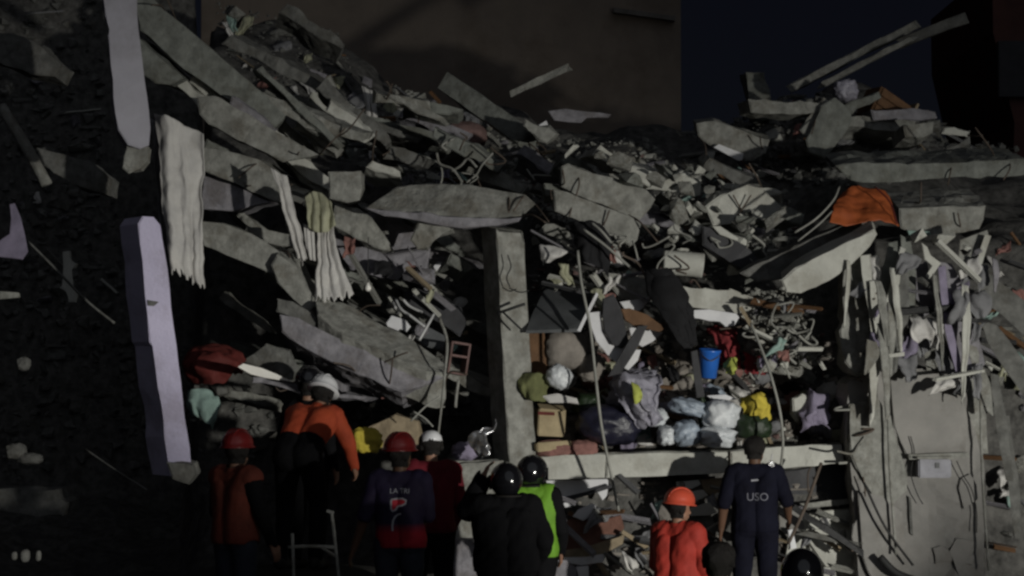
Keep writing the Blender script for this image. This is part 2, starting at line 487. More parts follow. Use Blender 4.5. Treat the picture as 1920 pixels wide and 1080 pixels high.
# centre column with its dark side turned to the left
cc_top, cc_bot = P(950, 430, 20.0), P(974, 880, 20.0)
def column_box(name, label, a, b, w, yaw, m):
    ax = Vector((math.cos(yaw), math.sin(yaw), 0)); ay = Vector((-math.sin(yaw), math.cos(yaw), 0))
    bm = bmesh.new(); rings = []; n = 16
    for i in range(n + 1):
        c = a.lerp(b, i / n); rg = []
        for (x, y) in ((-.5, -.46), (-.46, -.5), (.46, -.5), (.5, -.46), (.5, .46), (.46, .5), (-.46, .5), (-.5, .46)):
            j = .006 if 0 < i < n else .03
            rg.append(bm.verts.new(c + ax * (x * w + rnd(j)) + ay * (y * w + rnd(j)) + Vector((0, 0, rnd(j * 2)))))
        rings.append(rg)
    for A, B in zip(rings, rings[1:]):
        for k in range(8): bm.faces.new((A[k], A[(k + 1) % 8], B[(k + 1) % 8], B[k]))
    bm.faces.new(rings[0][::-1]); bm.faces.new(rings[-1])
    return tag(finish(bm, name, m), label, 'column')
cc = column_box('concrete_column', 'cracked grey column in the middle of the ruin beside the dark gap', cc_top + Vector((-.04, .1, 0)), cc_bot + Vector((-.04, .1, 0)), .30, math.radians(30), 'conc')
for i, pp in enumerate([[(952, 478, 19.82), (958, 500, 19.81), (950, 520, 19.81), (956, 538, 19.81)], [(955, 540, 19.82), (975, 548, 19.8), (992, 545, 19.8)]]):
    tube3('crack_cable', None, None, [P(*p) - cc.location for p in pp], .006, 'cable_dark', parent=cc)
tube('steel_bar', 'dark bent steel bar crossing the middle column', 'bar', [(932, 588, 19.75), (960, 578, 19.72), (984, 570, 19.74)], .014, 'steel_dark')
tube('steel_bar', 'thin dark bar slanting down across the middle column', 'bar', [(944, 586, 19.76), (965, 606, 19.73), (982, 622, 19.76)], .010, 'steel_dark')

# stacked slabs at the left, one floor lying on the next
slab(S, 'long dark slab sliding down from the top left corner', C_, [(250, -20), (282, -8), (306, 16), (347, 49), (400, 94), (470, 155), (536, 216), (530, 228), (514, 241), (462, 207), (400, 168), (345, 130), (262, 56)], .9, 'conc_green', Y=21.1, ext=(-.1, 1, .08), rough=.007, rebar=3)
slab(S, 'short grey slab just right of the tall hanging column', C_, [(258, 72), (300, 108), (343, 146), (318, 158), (292, 156), (266, 138)], .9, 'conc_green', Y=20.9, ext=(0, 1, .08), rough=.007)
slab(S, 'straight grey slab edge above the torn white curtain', C_, [(371, 182), (402, 183), (470, 218), (540, 258), (597, 289), (560, 297), (530, 303), (470, 272), (391, 231), (374, 214)], 1.0, 'conc', Y=20.4, ext=(-.1, 1, .08), rough=.007, rebar=2)
slab(S, 'grey slab edge in the stack right of the white curtain', C_, [(380, 276), (440, 287), (488, 300), (516, 322), (527, 380), (506, 376), (440, 343), (380, 318)], 1.0, 'conc', Y=20.5, ext=(0, 1, .06), rough=.007, rebar=2)
slab(S, 'lowest thin slab of the stack right of the white curtain', C_, [(380, 330), (438, 348), (512, 381), (478, 386), (440, 396), (381, 392)], .9, 'conc_violet', Y=20.55, ext=(0, 1, .05))
slab(S, 'small grey slab lying under the long top left slab', C_, [(436, 182), (472, 205), (512, 238), (505, 246), (478, 232), (430, 205)], .5, 'conc_violet', Y=20.9, ext=(0, 1, .08))
slab(S, 'yellowish beam slanting down behind the bottom of the white curtain', C_, [(376, 416), (418, 419), (470, 438), (520, 470), (556, 500), (548, 520), (508, 513), (440, 485), (380, 460)], .7, 'conc', Y=19.9, ext=(-.1, 1, .05), rough=.008, rebar=2)
slab(S, 'split slab strip sliding down to the hem of the striped curtain', C_, [(508, 498), (520, 478), (552, 500), (580, 545), (600, 570), (578, 590), (550, 560), (520, 530)], .35, 'conc', Y=19.8, ext=(0, 1, .3))
slab(S, 'long pale slab sloping down right above the orange shirted rescuer', C_, [(590, 562, 19.7), (640, 565, 19.9), (664, 575, 19.9), (720, 610, 19.9), (780, 640, 19.8), (836, 684, 19.7), (832, 700, 19.5), (800, 698, 19.4), (720, 660, 19.4), (640, 625, 19.4), (596, 590, 19.5)], .35, 'conc', ext=(0, .6, -1), rebar=3)
slab(S, 'violet grey slab underneath the long pale sloping slab', C_, [(525, 588), (560, 596), (640, 636), (720, 668), (800, 702), (828, 706), (790, 724), (752, 736), (700, 712), (640, 690), (585, 660), (530, 622)], .5, 'conc_violet', Y=19.45, ext=(0, 1, -.3), rebar=2)
slab(S, 'dark slab wedge at the left end of the violet sloping slab', C_, [(520, 560), (548, 566), (600, 600), (590, 612), (540, 592), (520, 584)], .4, 'conc_dark', Y=19.6)
slab(S, 'crumpled blue grey slab hanging left of the dark opening', C_, [(622, 398), (660, 396), (704, 404), (760, 424), (800, 432), (806, 470), (798, 508), (770, 522), (736, 506), (690, 512), (650, 500), (620, 470)], .25, 'conc_violet', Y=20.7, jit=.05)
slab(S, 'leaning grey plate below the pale block', C_, [(628, 386), (668, 388), (716, 430), (740, 470), (716, 466), (664, 446), (628, 420)], .12, 'conc', Y=20.3, ext=(0, 1, -.2), jit=.02)
slab('concrete_block', 'squarish yellowish block above the striped curtain', 'block', [(616, 322), (676, 321), (679, 350), (674, 374), (650, 378), (618, 372)], .35, 'conc', Y=20.2)
slab(S, 'grey plate folded below the hanging slab left of the opening', C_, [(626, 466), (700, 462), (742, 492), (760, 528), (716, 520), (660, 508)], .1, 'conc_violet', Y=20.45, ext=(0, 1, .2), jit=.03)

# big plates over the middle
slab(S, 'broad tilted grey slab over the dark opening', C_, [(682, 392, 20.0), (712, 370, 20.08), (742, 351, 20.18), (800, 345, 20.22), (880, 352, 20.2), (950, 360, 20.16), (984, 366, 20.14), (1004, 384, 20.05), (978, 405, 19.98), (930, 412, 19.93), (860, 408, 19.9), (780, 400, 19.9)], .5, 'conc', ext=(0, 1, .1), rebar=4, rough=.01)
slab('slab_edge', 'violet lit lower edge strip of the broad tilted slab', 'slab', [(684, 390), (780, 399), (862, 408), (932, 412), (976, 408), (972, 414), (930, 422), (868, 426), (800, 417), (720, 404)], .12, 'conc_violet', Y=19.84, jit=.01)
slab('hanging_lump', 'lump of plaster hanging below the broad tilted slab', 'chunk', [(784, 412), (840, 416), (842, 430), (816, 446), (800, 462), (782, 470), (770, 450)], .2, 'conc', Y=20.0, jit=.03)
slab(S, 'thick olive slab tilted right of the middle column', C_, [(1052, 312), (1066, 306), (1080, 318), (1150, 332), (1212, 356), (1229, 374), (1218, 392), (1200, 414), (1160, 398), (1100, 372), (1052, 350)], .5, 'conc', Y=20.6, ext=(0, 1, .1), rough=.01, rebar=3)
slab(S, 'lower olive slab tucked under the thick tilted one', C_, [(1038, 356), (1062, 360), (1120, 384), (1180, 404), (1202, 420), (1196, 450), (1182, 462), (1150, 440), (1090, 412), (1040, 396)], .5, 'conc', Y=20.4, ext=(0, 1, .08), rough=.01, rebar=3)
slab(S, 'split pale slab lying behind the thick tilted one', C_, [(1150, 310), (1188, 313), (1240, 326), (1316, 338), (1312, 366), (1272, 360), (1205, 354), (1152, 330)], .3, 'conc_light', Y=21.4, ext=(0, 1, .3))
slab(S, 'pale crazed slab fragment left of the orange tarpaulin', C_, [(1324, 388), (1352, 366), (1400, 348), (1430, 352), (1474, 396), (1468, 406), (1400, 414), (1336, 421)], .22, 'conc_light', Y=20.7, ext=(0, 1, .2), jit=.025, rebar=3)
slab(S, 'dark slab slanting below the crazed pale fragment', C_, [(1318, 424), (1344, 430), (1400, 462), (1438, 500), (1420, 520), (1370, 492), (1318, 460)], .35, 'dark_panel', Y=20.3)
slab(S, 'thin pale strip lying on the dark slanting slab', C_, [(1336, 424), (1350, 424), (1384, 446), (1382, 452), (1350, 440)], .05, 'conc_light', Y=20.25, jit=.006, bev=.004)
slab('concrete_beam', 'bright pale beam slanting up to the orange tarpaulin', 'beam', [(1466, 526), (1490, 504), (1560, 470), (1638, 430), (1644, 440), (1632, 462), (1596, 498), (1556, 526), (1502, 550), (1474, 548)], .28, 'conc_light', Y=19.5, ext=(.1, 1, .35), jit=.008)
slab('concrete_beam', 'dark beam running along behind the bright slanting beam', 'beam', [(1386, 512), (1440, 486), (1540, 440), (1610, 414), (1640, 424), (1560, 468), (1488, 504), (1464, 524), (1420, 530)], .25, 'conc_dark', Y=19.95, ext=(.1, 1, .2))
slab(S, 'pale cracked ledge above the red clothes', C_, [(1272, 536), (1318, 544), (1322, 540), (1366, 548), (1370, 544), (1412, 556), (1420, 590), (1410, 604), (1372, 584), (1330, 580), (1290, 574)], .3, 'conc_light', Y=20.2, jit=.01, rebar=2)
slab(S, 'grey ledge piece left of the black hanging mattress', C_, [(1128, 508), (1150, 512), (1190, 516), (1222, 532), (1226, 560), (1200, 566), (1166, 560), (1140, 534)], .3, 'conc', Y=20.3, jit=.012)
tube('metal_drum', 'pale tipped drum lying above the cracked ledge', 'drum', [(1244, 492, 20.4), (1262, 493, 20.4), (1300, 496, 20.4), (1318, 498, 20.4)], .118, 'conc_light', sides=20)
slab('floor_slab', 'broad floor slab carrying the bags and clothes', 'slab', [(832, 866), (1000, 858), (1120, 850), (1240, 846), (1366, 846), (1430, 838), (1578, 832), (1580, 848), (1366, 864), (1120, 870), (836, 884)], 2.4, 'conc', Y=20.06, ext=(0, 1, .0), jit=.006)
B_ = 'concrete_beam'
slab(B_, 'pale beam face below the brown boxes beside the green vest', 'beam', [(1000, 858), (1060, 853), (1120, 852), (1136, 853), (1134, 896), (1062, 898), (1004, 900)], .2, 'conc_light', Y=20.0, jit=.004)
slab(B_, 'pale beam face in the middle below the white sacks', 'beam', [(1137, 853), (1240, 849), (1364, 848), (1366, 886), (1240, 893), (1137, 896)], .2, 'conc_light', Y=20.0, jit=.004)
slab(B_, 'pale beam face right of the man in navy', 'beam', [(1370, 848), (1430, 840), (1578, 834), (1582, 868), (1440, 880), (1372, 886)], .2, 'conc_light', Y=20.0, jit=.006, rebar=2)
slab('concrete_wall', 'smooth pale wall face left of the dark helmeted pair', 'wall', [(824, 872), (932, 864), (996, 862), (998, 940), (996, 1010), (836, 1012), (830, 940)], .25, 'conc', Y=19.98, jit=.008)
slab('step', 'stepped kerb at the foot of the smooth pale wall', 'step', [(836, 1014), (1000, 1012), (1000, 1100), (836, 1100)], .5, 'conc_violet', Y=19.8, jit=.01)
slab('concrete_wall', 'pale wall panel at the bottom behind the black helmet', 'wall', [(1482, 984), (1520, 962), (1600, 956), (1612, 964), (1614, 1100), (1480, 1100), (1474, 1040)], .2, 'conc_light', Y=20.1, jit=.012)
slab('recess_shade_sheet', 'dark sheet standing in for shade in the gap under the right beam', 'sheet', [(1470, 884), (1560, 872), (1604, 868), (1606, 930), (1600, 952), (1540, 950), (1480, 958)], .05, 'dark_panel', Y=20.3, jit=.01)  # dark sheet added where the recess is only in shade
slab('bent_sheet', 'grey bent slat below the dark shade sheet', 'slat', [(1500, 944), (1560, 938), (1600, 936), (1600, 944), (1510, 952)], .03, 'conc', Y=20.1, jit=.006, bev=.004)

# the broken wall and pillar at the right
w = slab('concrete_wall', 'large broken grey wall at the right with a white meter box', 'wall', [(1590, 720), (1640, 690), (1668, 690), (1690, 692), (1735, 690), (1800, 694), (1812, 740), (1822, 800), (1846, 860), (1850, 960), (1842, 1100), (1614, 1100), (1606, 1000), (1598, 900), (1586, 800)], .35, 'wall_paint', Y=19.8, jit=.016, rebar=5, rough=.022)
slab('plaster_panel', None, None, [(1668, 692), (1734, 694), (1796, 700), (1808, 760), (1812, 852), (1760, 858), (1700, 856), (1676, 800)], .04, 'wall_paint', Y=19.74, parent=w, jit=.006)
slab('plaster_patch', None, None, [(1590, 760), (1640, 740), (1672, 780), (1692, 860), (1700, 920), (1660, 960), (1620, 900), (1596, 850)], .05, 'conc', Y=19.74, parent=w, jit=.02)
slab('plaster_patch', None, None, [(1608, 920), (1650, 930), (1690, 960), (1712, 1100), (1640, 1100), (1616, 1040)], .05, 'wall_paint', Y=19.72, parent=w, jit=.012)
rs = random.Random(77)
for k in range(5):
    cx, cy = rs.uniform(1610, 1820), rs.uniform(720, 1060); r_ = rs.uniform(10, 34); el = rs.uniform(.8, 2.2)
    pts = [(cx + r_ * rs.uniform(.5, 1.1) * math.cos(a_), cy + r_ * el * rs.uniform(.5, 1.1) * math.sin(a_)) for a_ in [i * math.pi / 5 for i in range(10)]]
    slab('plaster_patch', None, None, pts, .02, rs.choice(['conc', 'wall_paint']), Y=19.775 - .004 * k, parent=w, jit=.012, seg=.06, bev=.004)
for k in range(2):
    cx, cy = rs.uniform(1620, 1810), rs.uniform(740, 900); pts = [(cx, cy)]
    for i in range(5): pts.append((pts[-1][0] + rs.uniform(-10, 14), pts[-1][1] + rs.uniform(12, 34)))
    tube3('crack_cable', None, None, [P(x, y, 19.71) for (x, y) in pts], .005, 'cable_dark', parent=w)
slab('ledge', None, None, [(1704, 852), (1816, 848), (1818, 858), (1706, 862)], .10, 'conc', Y=19.66, parent=w, jit=.004)
slab('crack', None, None, [(1704, 930), (1708, 934), (1712, 1004), (1707, 1000)], .02, 'conc_dark', Y=19.765, parent=w, jit=.003, bev=0)
for o in w.children:
    if o.name.split('.')[0] != 'rebar':
        for v in o.data.vertices: v.co -= w.location
mat('box_paint', (.30, .30, .34), .5, bump=.05, stain=.4)
mb = tag(empty('meter_box', P(1750, 878, 19.7)), 'small white box on the broken wall below the ledge', 'box')
box3('body', None, None, (0, 0, 0), (.30, .16, .17), 'box_paint', parent=mb, bev=.012)
box3('lid', None, None, (0, -.01, .1), (.34, .2, .022), 'conc', parent=mb, bev=.005)
box3('latch', None, None, (.02, -.085, .03), (.04, .012, .05), 'grey_panel', parent=mb, bev=.003)

for (px, y0, y1, lbl) in [(1664, 700, 1040, 'thin vertical conduit on the left of the broken right wall'), (1838, 720, 1070, 'thin vertical conduit on the right of the broken right wall')]:
    tube('conduit', lbl, 'pipe', [(px, y0, 19.64), (px + 4, (y0 + y1) / 2, 19.66), (px + 16, y1, 19.64)], .012, 'conc')
slab('concrete_pillar', 'ragged plastered pillar under the orange tarpaulin', 'pillar', [(1582, 498), (1606, 480), (1634, 478), (1650, 540), (1660, 600), (1668, 680), (1640, 694), (1606, 704), (1576, 650), (1576, 620), (1586, 600), (1580, 560)], .3, 'conc', Y=19.7, jit=.02, rebar=3)
slab('concrete_pillar', 'pale torn strip of wall between pillar and violet panels', 'pillar', [(1640, 600), (1660, 590), (1672, 640), (1680, 688), (1650, 690), (1640, 780), (1632, 800), (1630, 700)], .12, 'conc_light', Y=19.6, jit=.012)
slab('wall_fragment', 'grey wall scrap below the fallen panels at the right', 'panel', [(1672, 620), (1720, 612), (1728, 640), (1700, 656), (1672, 660)], .12, 'conc', Y=19.85, jit=.02)
# slats and panels leaning and hanging down at the right
LP = [('long pale narrow slat hanging beside the ragged pillar', [(1612, 480), (1628, 478), (1640, 560), (1650, 640), (1638, 660), (1628, 580)], 19.55, 'conc_light'),
      ('pale board standing on the slanting pointed slat', [(1630, 528), (1640, 526), (1650, 600), (1652, 640), (1646, 650), (1638, 600)], 19.5, 'conc_light'),
      ('bright pointed slat leaning left in front of the pillar', [(1688, 462), (1696, 466), (1686, 530), (1664, 590), (1650, 640), (1646, 636), (1660, 570), (1676, 510)], 19.45, 'conc_light'),
      ('olive board leaning behind the bright pointed slat', [(1666, 456), (1690, 450), (1686, 490), (1664, 560), (1646, 580), (1650, 520)], 19.65, 'conc_green'),
      ('broad grey green board hanging under the right ledge', [(1688, 440), (1706, 450), (1718, 510), (1716, 580), (1704, 600), (1690, 560), (1690, 480)], 19.6, 'conc_green'),
      ('violet grey board behind the hanging boards', [(1710, 500), (1736, 490), (1752, 540), (1758, 580), (1736, 580), (1716, 560)], 19.8, 'conc_violet'),
      ('tall violet panel standing at the right', [(1758, 490), (1784, 494), (1810, 540), (1826, 600), (1846, 680), (1836, 720), (1800, 690), (1776, 620), (1764, 560)], 19.6, 'conc_violet'),
      ('narrow dark violet slat left of the tall violet panel', [(1758, 500), (1772, 498), (1782, 600), (1806, 700), (1794, 708), (1772, 620)], 19.5, 'violet_cloth'),
      ('grey board leaning left of the violet slats', [(1728, 616), (1762, 612), (1780, 660), (1794, 712), (1760, 716), (1738, 700)], 19.75, 'conc'),
      ('bent pale strip curling from the right ledge', [(1728, 456), (1738, 462), (1744, 480), (1764, 494), (1752, 510), (1740, 524), (1736, 516), (1750, 498), (1734, 486)], 19.5, 'conc_light'),
      ('tilted grey plate at the upper right end of the panels', [(1800, 450), (1850, 432), (1856, 446), (1830, 520), (1820, 524), (1796, 492)], 19.9, 'conc'),
      ('thin slat standing before the tilted right plate', [(1846, 440), (1858, 442), (1832, 526), (1822, 524)], 19.8, 'conc_light'),
      ('long grey plank sloping to the right edge', [(1826, 520), (1850, 510), (1930, 570), (1930, 640), (1880, 590), (1836, 560)], 20.0, 'conc_dark'),
      ('dark lower plank sloping to the right edge', [(1838, 600), (1870, 610), (1930, 690), (1930, 760), (1890, 700), (1850, 640)], 20.0, 'conc_dark'),
      ('slanting slat under the tall violet panel', [(1810, 640), (1832, 650), (1856, 720), (1862, 780), (1850, 770), (1828, 700)], 19.6, 'conc'),
      ('pale strip lying across the dark shelf', [(1664, 664), (1694, 660), (1696, 668), (1668, 670)], 19.4, 'conc_light'),
      ('grey vertical slat at the far right of the wall', [(1856, 700), (1872, 704), (1890, 800), (1900, 900), (1886, 900), (1868, 800)], 20.0, 'conc_dark'),
      ('upright dark slat near the bottom right corner', [(1880, 780), (1892, 780), (1912, 920), (1914, 1010), (1902, 1010), (1890, 900)], 20.1, 'conc_dark'),
      ('grey torn wall strip hanging below the violet panel', [(1796, 700), (1824, 706), (1850, 780), (1852, 850), (1826, 850), (1806, 780)], 19.9, 'conc')]
for (lb, pts, y, m) in LP:
    slab('broken_board', lb, 'panel', pts, .05, m, Y=y, ext=(.25, 1, 0), jit=.007, bev=.006)
beam('steel_bar', 'dark flat bar lying across the violet panels', 'bar', (1690, 584, 19.45), (1800, 576, 19.5), .05, .05, 'steel_dark')
beam('steel_bar', 'short dark bar below the flat bar at the right', 'bar', (1716, 598, 19.5), (1850, 602, 19.55), .025, .03, 'steel_dark')
for (lb, a, b, wd) in [('dark cable sloping over the lower right wall', (1620, 905, 19.6), (1712, 1060, 19.6), .012), ('thick dark cable at the foot of the right wall', (1650, 1044, 19.6), (1720, 1090, 19.6), .035)]:
    tube('cable', lb, 'cable', [a, ((a[0] + b[0]) / 2 - 6, (a[1] + b[1]) / 2 + 6, a[2]), b], wd, 'cable_dark')
beam('steel_rail', 'dark twin rail slanting down to the right wall', 'rail', (1478, 944, 19.6), (1612, 1034, 19.6), .05, .06, 'steel_dark')
beam('steel_rail', 'grey rail below the dark slanting rail', 'rail', (1500, 998, 19.65), (1608, 1020, 19.62), .035, .04, 'conc_dark')
tube('wooden_pole', 'thin brown pole leaning behind the man in navy', 'pole', [(1540, 868, 19.5), (1510, 950, 19.4), (1478, 1020, 19.3)], .016, 'rebar')

# right hand ledges on top
slab(S, 'long thin slab along the upper right below the dark hollow', C_, [(1568, 312), (1600, 306), (1700, 308), (1800, 304), (1900, 300), (1930, 304), (1930, 326), (1880, 332), (1740, 334), (1640, 344), (1592, 338)], .9, 'conc_green', Y=21.6, ext=(0, 1, .25), rebar=4)
slab(S, 'flat grey slab right of the orange tarpaulin', C_, [(1686, 392), (1760, 388), (1848, 386), (1846, 412), (1838, 430), (1780, 440), (1720, 444), (1690, 428)], .8, 'conc', Y=20.6, ext=(0, 1, .3), rebar=2)
slab('mint_strip', 'thin mint coloured strip under the flat right slab', 'strip', [(1702, 432), (1744, 434), (1746, 440), (1704, 440)], .05, 'mint', Y=20.5, jit=.003, bev=.003)
slab(S, 'pale broken slab with a white lower edge near the skyline', C_, [(1306, 232), (1340, 226), (1380, 240), (1420, 258), (1444, 262), (1436, 286), (1410, 300), (1384, 300), (1340, 278), (1310, 256)], .4, 'conc', Y=23.6, ext=(0, 1, .2), rebar=2)
slab('white_board', 'bright white board edge on the slab near the skyline', 'board', [(1338, 276), (1348, 270), (1394, 288), (1392, 300), (1384, 301)], .04, 'white_board', Y=23.5, jit=.004, bev=.004)
slab('concrete_post', 'dim grey post standing up against the night sky', 'post', [(1400, 136), (1434, 134), (1440, 170), (1452, 210), (1446, 226), (1412, 222), (1404, 180)], .4, 'conc_green', Y=25)
beam('concrete_beam', 'long dim beam rising to the upper right skyline', 'beam', (1484, 166, 25.5), (1722, 44, 25.0), .09, .25, 'conc')
beam('concrete_beam', 'second dim beam just below the long skyline beam', 'beam', (1540, 160, 25.2), (1712, 70, 24.8), .06, .2, 'conc')
beam('concrete_beam', 'dark broad beam end at the top right of the skyline', 'beam', (1690, 80, 25.6), (1806, 36, 25.4), .12, .3, 'conc_dark')
slab('broken_board', 'dim grey green mattress leaning near the skyline at the right', 'mattress', [(1512, 262), (1540, 200), (1566, 184), (1596, 206), (1598, 226), (1570, 270), (1546, 296), (1516, 286)], .18, 'conc_green', Y=23.2, jit=.01)
slab('broken_board', 'narrow dim board leaning left of the skyline mattress', 'panel', [(1500, 244), (1544, 182), (1556, 190), (1516, 262)], .06, 'conc', Y=23.3, jit=.008)
lump('plastic_bag', 'violet plastic bag glinting below the skyline beams', 'bag', 1585, 170, 23.4, 46, 40, 'bag_grey', seed=3, amp=.2)
cb = tag(empty('wooden_cabinet', P(1668, 206, 23.8)), 'broken brown wooden cabinet lying on the right heap', 'cabinet'); cb.rotation_euler = (0, math.radians(28), math.radians(25))
box3('body', None, None, (0, .12, 0), (.46, .3, .34), 'wood', parent=cb, bev=.008)
for k in range(3): box3('drawer', None, None, (0, -.045, -.11 + k * .11), (.42, .03, .095), 'wood', parent=cb, bev=.006)
box3('side_board', None, None, (.25, .08, .02), (.03, .36, .4), 'wood_pale', parent=cb, bev=.005)
beam('concrete_beam', 'grey beam lying down the heap below the brown house', 'beam', (842, 160, 23.6), (996, 266, 23.0), .22, .25, 'conc_green', rebar=2)
beam('wooden_plank', 'pale plank sticking up against the brown house', 'plank', (956, 176, 24.4), (1066, 126, 24.2), .075, .05, 'conc', ends=.03)
slab('metal_sheet', 'flat thin sheet lying at the foot of the brown house', 'sheet', [(1028, 208), (1060, 204), (1146, 214), (1140, 220), (1100, 220), (1090, 230), (1040, 226)], .04, 'conc_violet', Y=24.8, jit=.008, bev=.006)
lump('water_barrel', 'dull red round barrel half buried in the heap', 'barrel', 872, 256, 23.3, 84, 56, 'brick_dim', seed=5, amp=.05, pw=2.3)
slab('white_board', 'small striped white board standing upright on the heap', 'board', [(1002, 240), (1024, 226), (1034, 252), (1012, 266)], .03, 'white_board', Y=23.4, jit=.004, bev=.004)

# shreds of lining and cable hanging over the broken right wall
rs = random.Random(31)
for k in range(10):
    px, py = rs.uniform(1584, 1860), rs.uniform(470, 640); L = rs.uniform(60, 230); y = rs.uniform(19.3, 19.55); dx = rs.uniform(-14, 34); w_ = rs.uniform(6, 26)
    mm = rs.choice(['conc', 'conc_light', 'conc_violet', 'conc_dark', 'conc'])
    where = 'left' if px < 1680 else 'middle' if px < 1770 else 'right'
    cloth('hanging_shred', ('long ' if L > 140 else 'short ') + {'conc': 'grey', 'conc_light': 'pale', 'conc_violet': 'violet', 'conc_dark': 'dark'}[mm] + ' shred hanging over the ' + where + ' of the broken right wall', 'shred',
          [[(px, py, y), (px + w_, py + 3, y)], [(px + dx * .4, py + L * .4, y - .05), (px + dx * .4 + w_ * 1.3, py + L * .4, y - .03)], [(px + dx, py + L, y), (px + dx + w_ * .5, py + L * .94, y)]], mm, nu=6, nv=24, folds=.6, amp=.02, crumple=.014, seed=rs.uniform(0, 60), thick=.012, group='shreds over the broken right wall')

# more crushed floor plates, layered and sliding down to the right
rs = random.Random(44)
for (where, x0, x1, y0, y1, n, ya, yb, ang) in [('in the stack between the curtains', 385, 600, 200, 470, 15, 20.7, 21.8, .5), ('left of the middle column', 610, 900, 380, 720, 24, 20.4, 22.2, .45), ('under the long sloping slabs', 400, 720, 480, 780, 12, 20.6, 22.8, .45), ('above the broad tilted slab', 640, 1040, 180, 345, 16, 21.6, 23.0, .4), ('right of the middle column', 1000, 1480, 290, 500, 14, 20.6, 22.0, .3), ('on the heap at the upper right', 1440, 1900, 190, 300, 7, 22.5, 24.0, -.2), ('on the dark slope at the upper left', 420, 680, 40, 280, 8, 21.8, 23.6, .6)]:
    for k in range(n):
        cx, cy = rs.uniform(x0, x1), rs.uniform(y0, y1); L = rs.uniform(50, 150) * (1.5 if x1 < 760 else 1.0); T = rs.uniform(9, 26); a = ang + rs.uniform(-.3, .3)
        u = (math.cos(a), math.sin(a)); v_ = (-math.sin(a), math.cos(a)); y = rs.uniform(ya, yb)
        pts = [(cx + u[0] * s * L / 2 + v_[0] * t * T / 2 + rs.uniform(-6, 6), cy + u[1] * s * L / 2 + v_[1] * t * T / 2 + rs.uniform(-3, 3)) for (s, t) in ((-1, -1), (-.3, -1.1), (.4, -.9), (1, -.8), (.95, .8), (.2, 1.1), (-.4, .9), (-1, 1))]
        mm = rs.choice(['conc', 'conc', 'conc_dark', 'conc_violet', 'conc_green', 'conc_light'])
        slab('slab_fragment', ('long ' if L > 110 else 'short ' if L < 75 else '') + ('thin ' if T < 16 else 'thick ') + {'conc': 'grey', 'conc_dark': 'dark', 'conc_violet': 'bluish', 'conc_green': 'olive', 'conc_light': 'pale'}[mm] + ' slab fragment ' + where, 'slab', pts, rs.uniform(.25, .6), mm, Y=y, ext=(rs.uniform(-.3, .3), 1, rs.uniform(-.3, .2)), jit=.014, seg=.09, group='slab fragments ' + where, rough=.02, rebar=1 if rs.random() < .3 else 0)
# ================================================================== curtains, bags, furniture
CT = 'curtain'
cloth(CT, 'long torn white curtain hanging beside the tall left column', CT, [[(292, 214, 19.3), (318, 222, 19.2), (346, 236, 19.3), (381, 252, 19.3)], [(298, 320, 19.2), (325, 330, 19.2), (350, 335, 19.25), (381, 330, 19.3)], [(309, 420, 19.1), (335, 425, 19.1), (356, 420, 19.2), (380, 420, 19.25)], [(319, 508, 19.1), (340, 516, 19.1), (362, 524, 19.15), (383, 542, 19.2)]], 'white_cloth', nu=70, nv=60, folds=2.3, amp=.034, crumple=.028, seed=1, hem=.10, wander=3.4)
cloth(CT, 'dim narrow fold of curtain left of the long white one', CT, [[(284, 222, 19.5), (304, 226, 19.5)], [(292, 330, 19.45), (312, 340, 19.45)], [(300, 420, 19.4), (322, 430, 19.4)], [(312, 500, 19.4), (330, 508, 19.4)]], 'grey_cloth', nu=24, nv=40, folds=2, amp=.03, seed=4)
cloth(CT, 'slim white curtain strip left of the yellowish valance', CT, [[(508, 314, 19.9), (522, 322, 19.9), (538, 328, 19.9)], [(522, 360, 19.85), (536, 370, 19.85), (550, 376, 19.85)], [(544, 440, 19.8), (556, 446, 19.8), (566, 440, 19.8)], [(556, 480, 19.8), (566, 490, 19.8), (574, 482, 19.8)]], 'white_cloth', nu=30, nv=40, folds=1.8, amp=.02, seed=2, hem=.08, wander=2.6)
v = cloth(CT, 'yellowish valance with striped white curtain hanging below it', CT, [[(572, 370, 19.8), (590, 360, 19.8), (610, 366, 19.8), (620, 378, 19.8)], [(574, 400, 19.75), (592, 400, 19.75), (612, 402, 19.75), (626, 404, 19.75)], [(576, 428, 19.75), (592, 434, 19.75), (612, 434, 19.75), (628, 420, 19.75)]], 'cream_cloth', nu=40, nv=24, folds=3, amp=.03, seed=5)
d = cloth('curtain_drop', None, None, [[(592, 424, 19.82), (606, 428, 19.82), (626, 424, 19.82)], [(594, 480, 19.8), (612, 484, 19.8), (634, 480, 19.8)], [(590, 557, 19.75), (620, 562, 19.75), (664, 556, 19.75)]], 'white_cloth', nu=70, nv=40, folds=4.0, amp=.018, crumple=.022, seed=6, hem=.08, wander=2.4, parent=v)
d2 = cloth('curtain_drop', None, None, [[(568, 420, 19.8), (590, 428, 19.8)], [(572, 450, 19.8), (590, 456, 19.8)], [(580, 488, 19.8), (592, 490, 19.8)]], 'white_cloth', nu=30, nv=20, folds=2, amp=.014, crumple=.01, seed=7, parent=v)
for o in (d, d2):
    for q in o.data.vertices: q.co -= v.location
cloth('cloth_scrap', 'long pale cloth strip hanging on the upper heap', 'cloth', [[(678, 160, 23.0), (704, 172, 23.0)], [(686, 200, 22.9), (706, 206, 22.9)], [(688, 256, 22.9), (714, 252, 22.9)]], 'white_cloth', nu=24, nv=30, folds=2, amp=.04, seed=8)
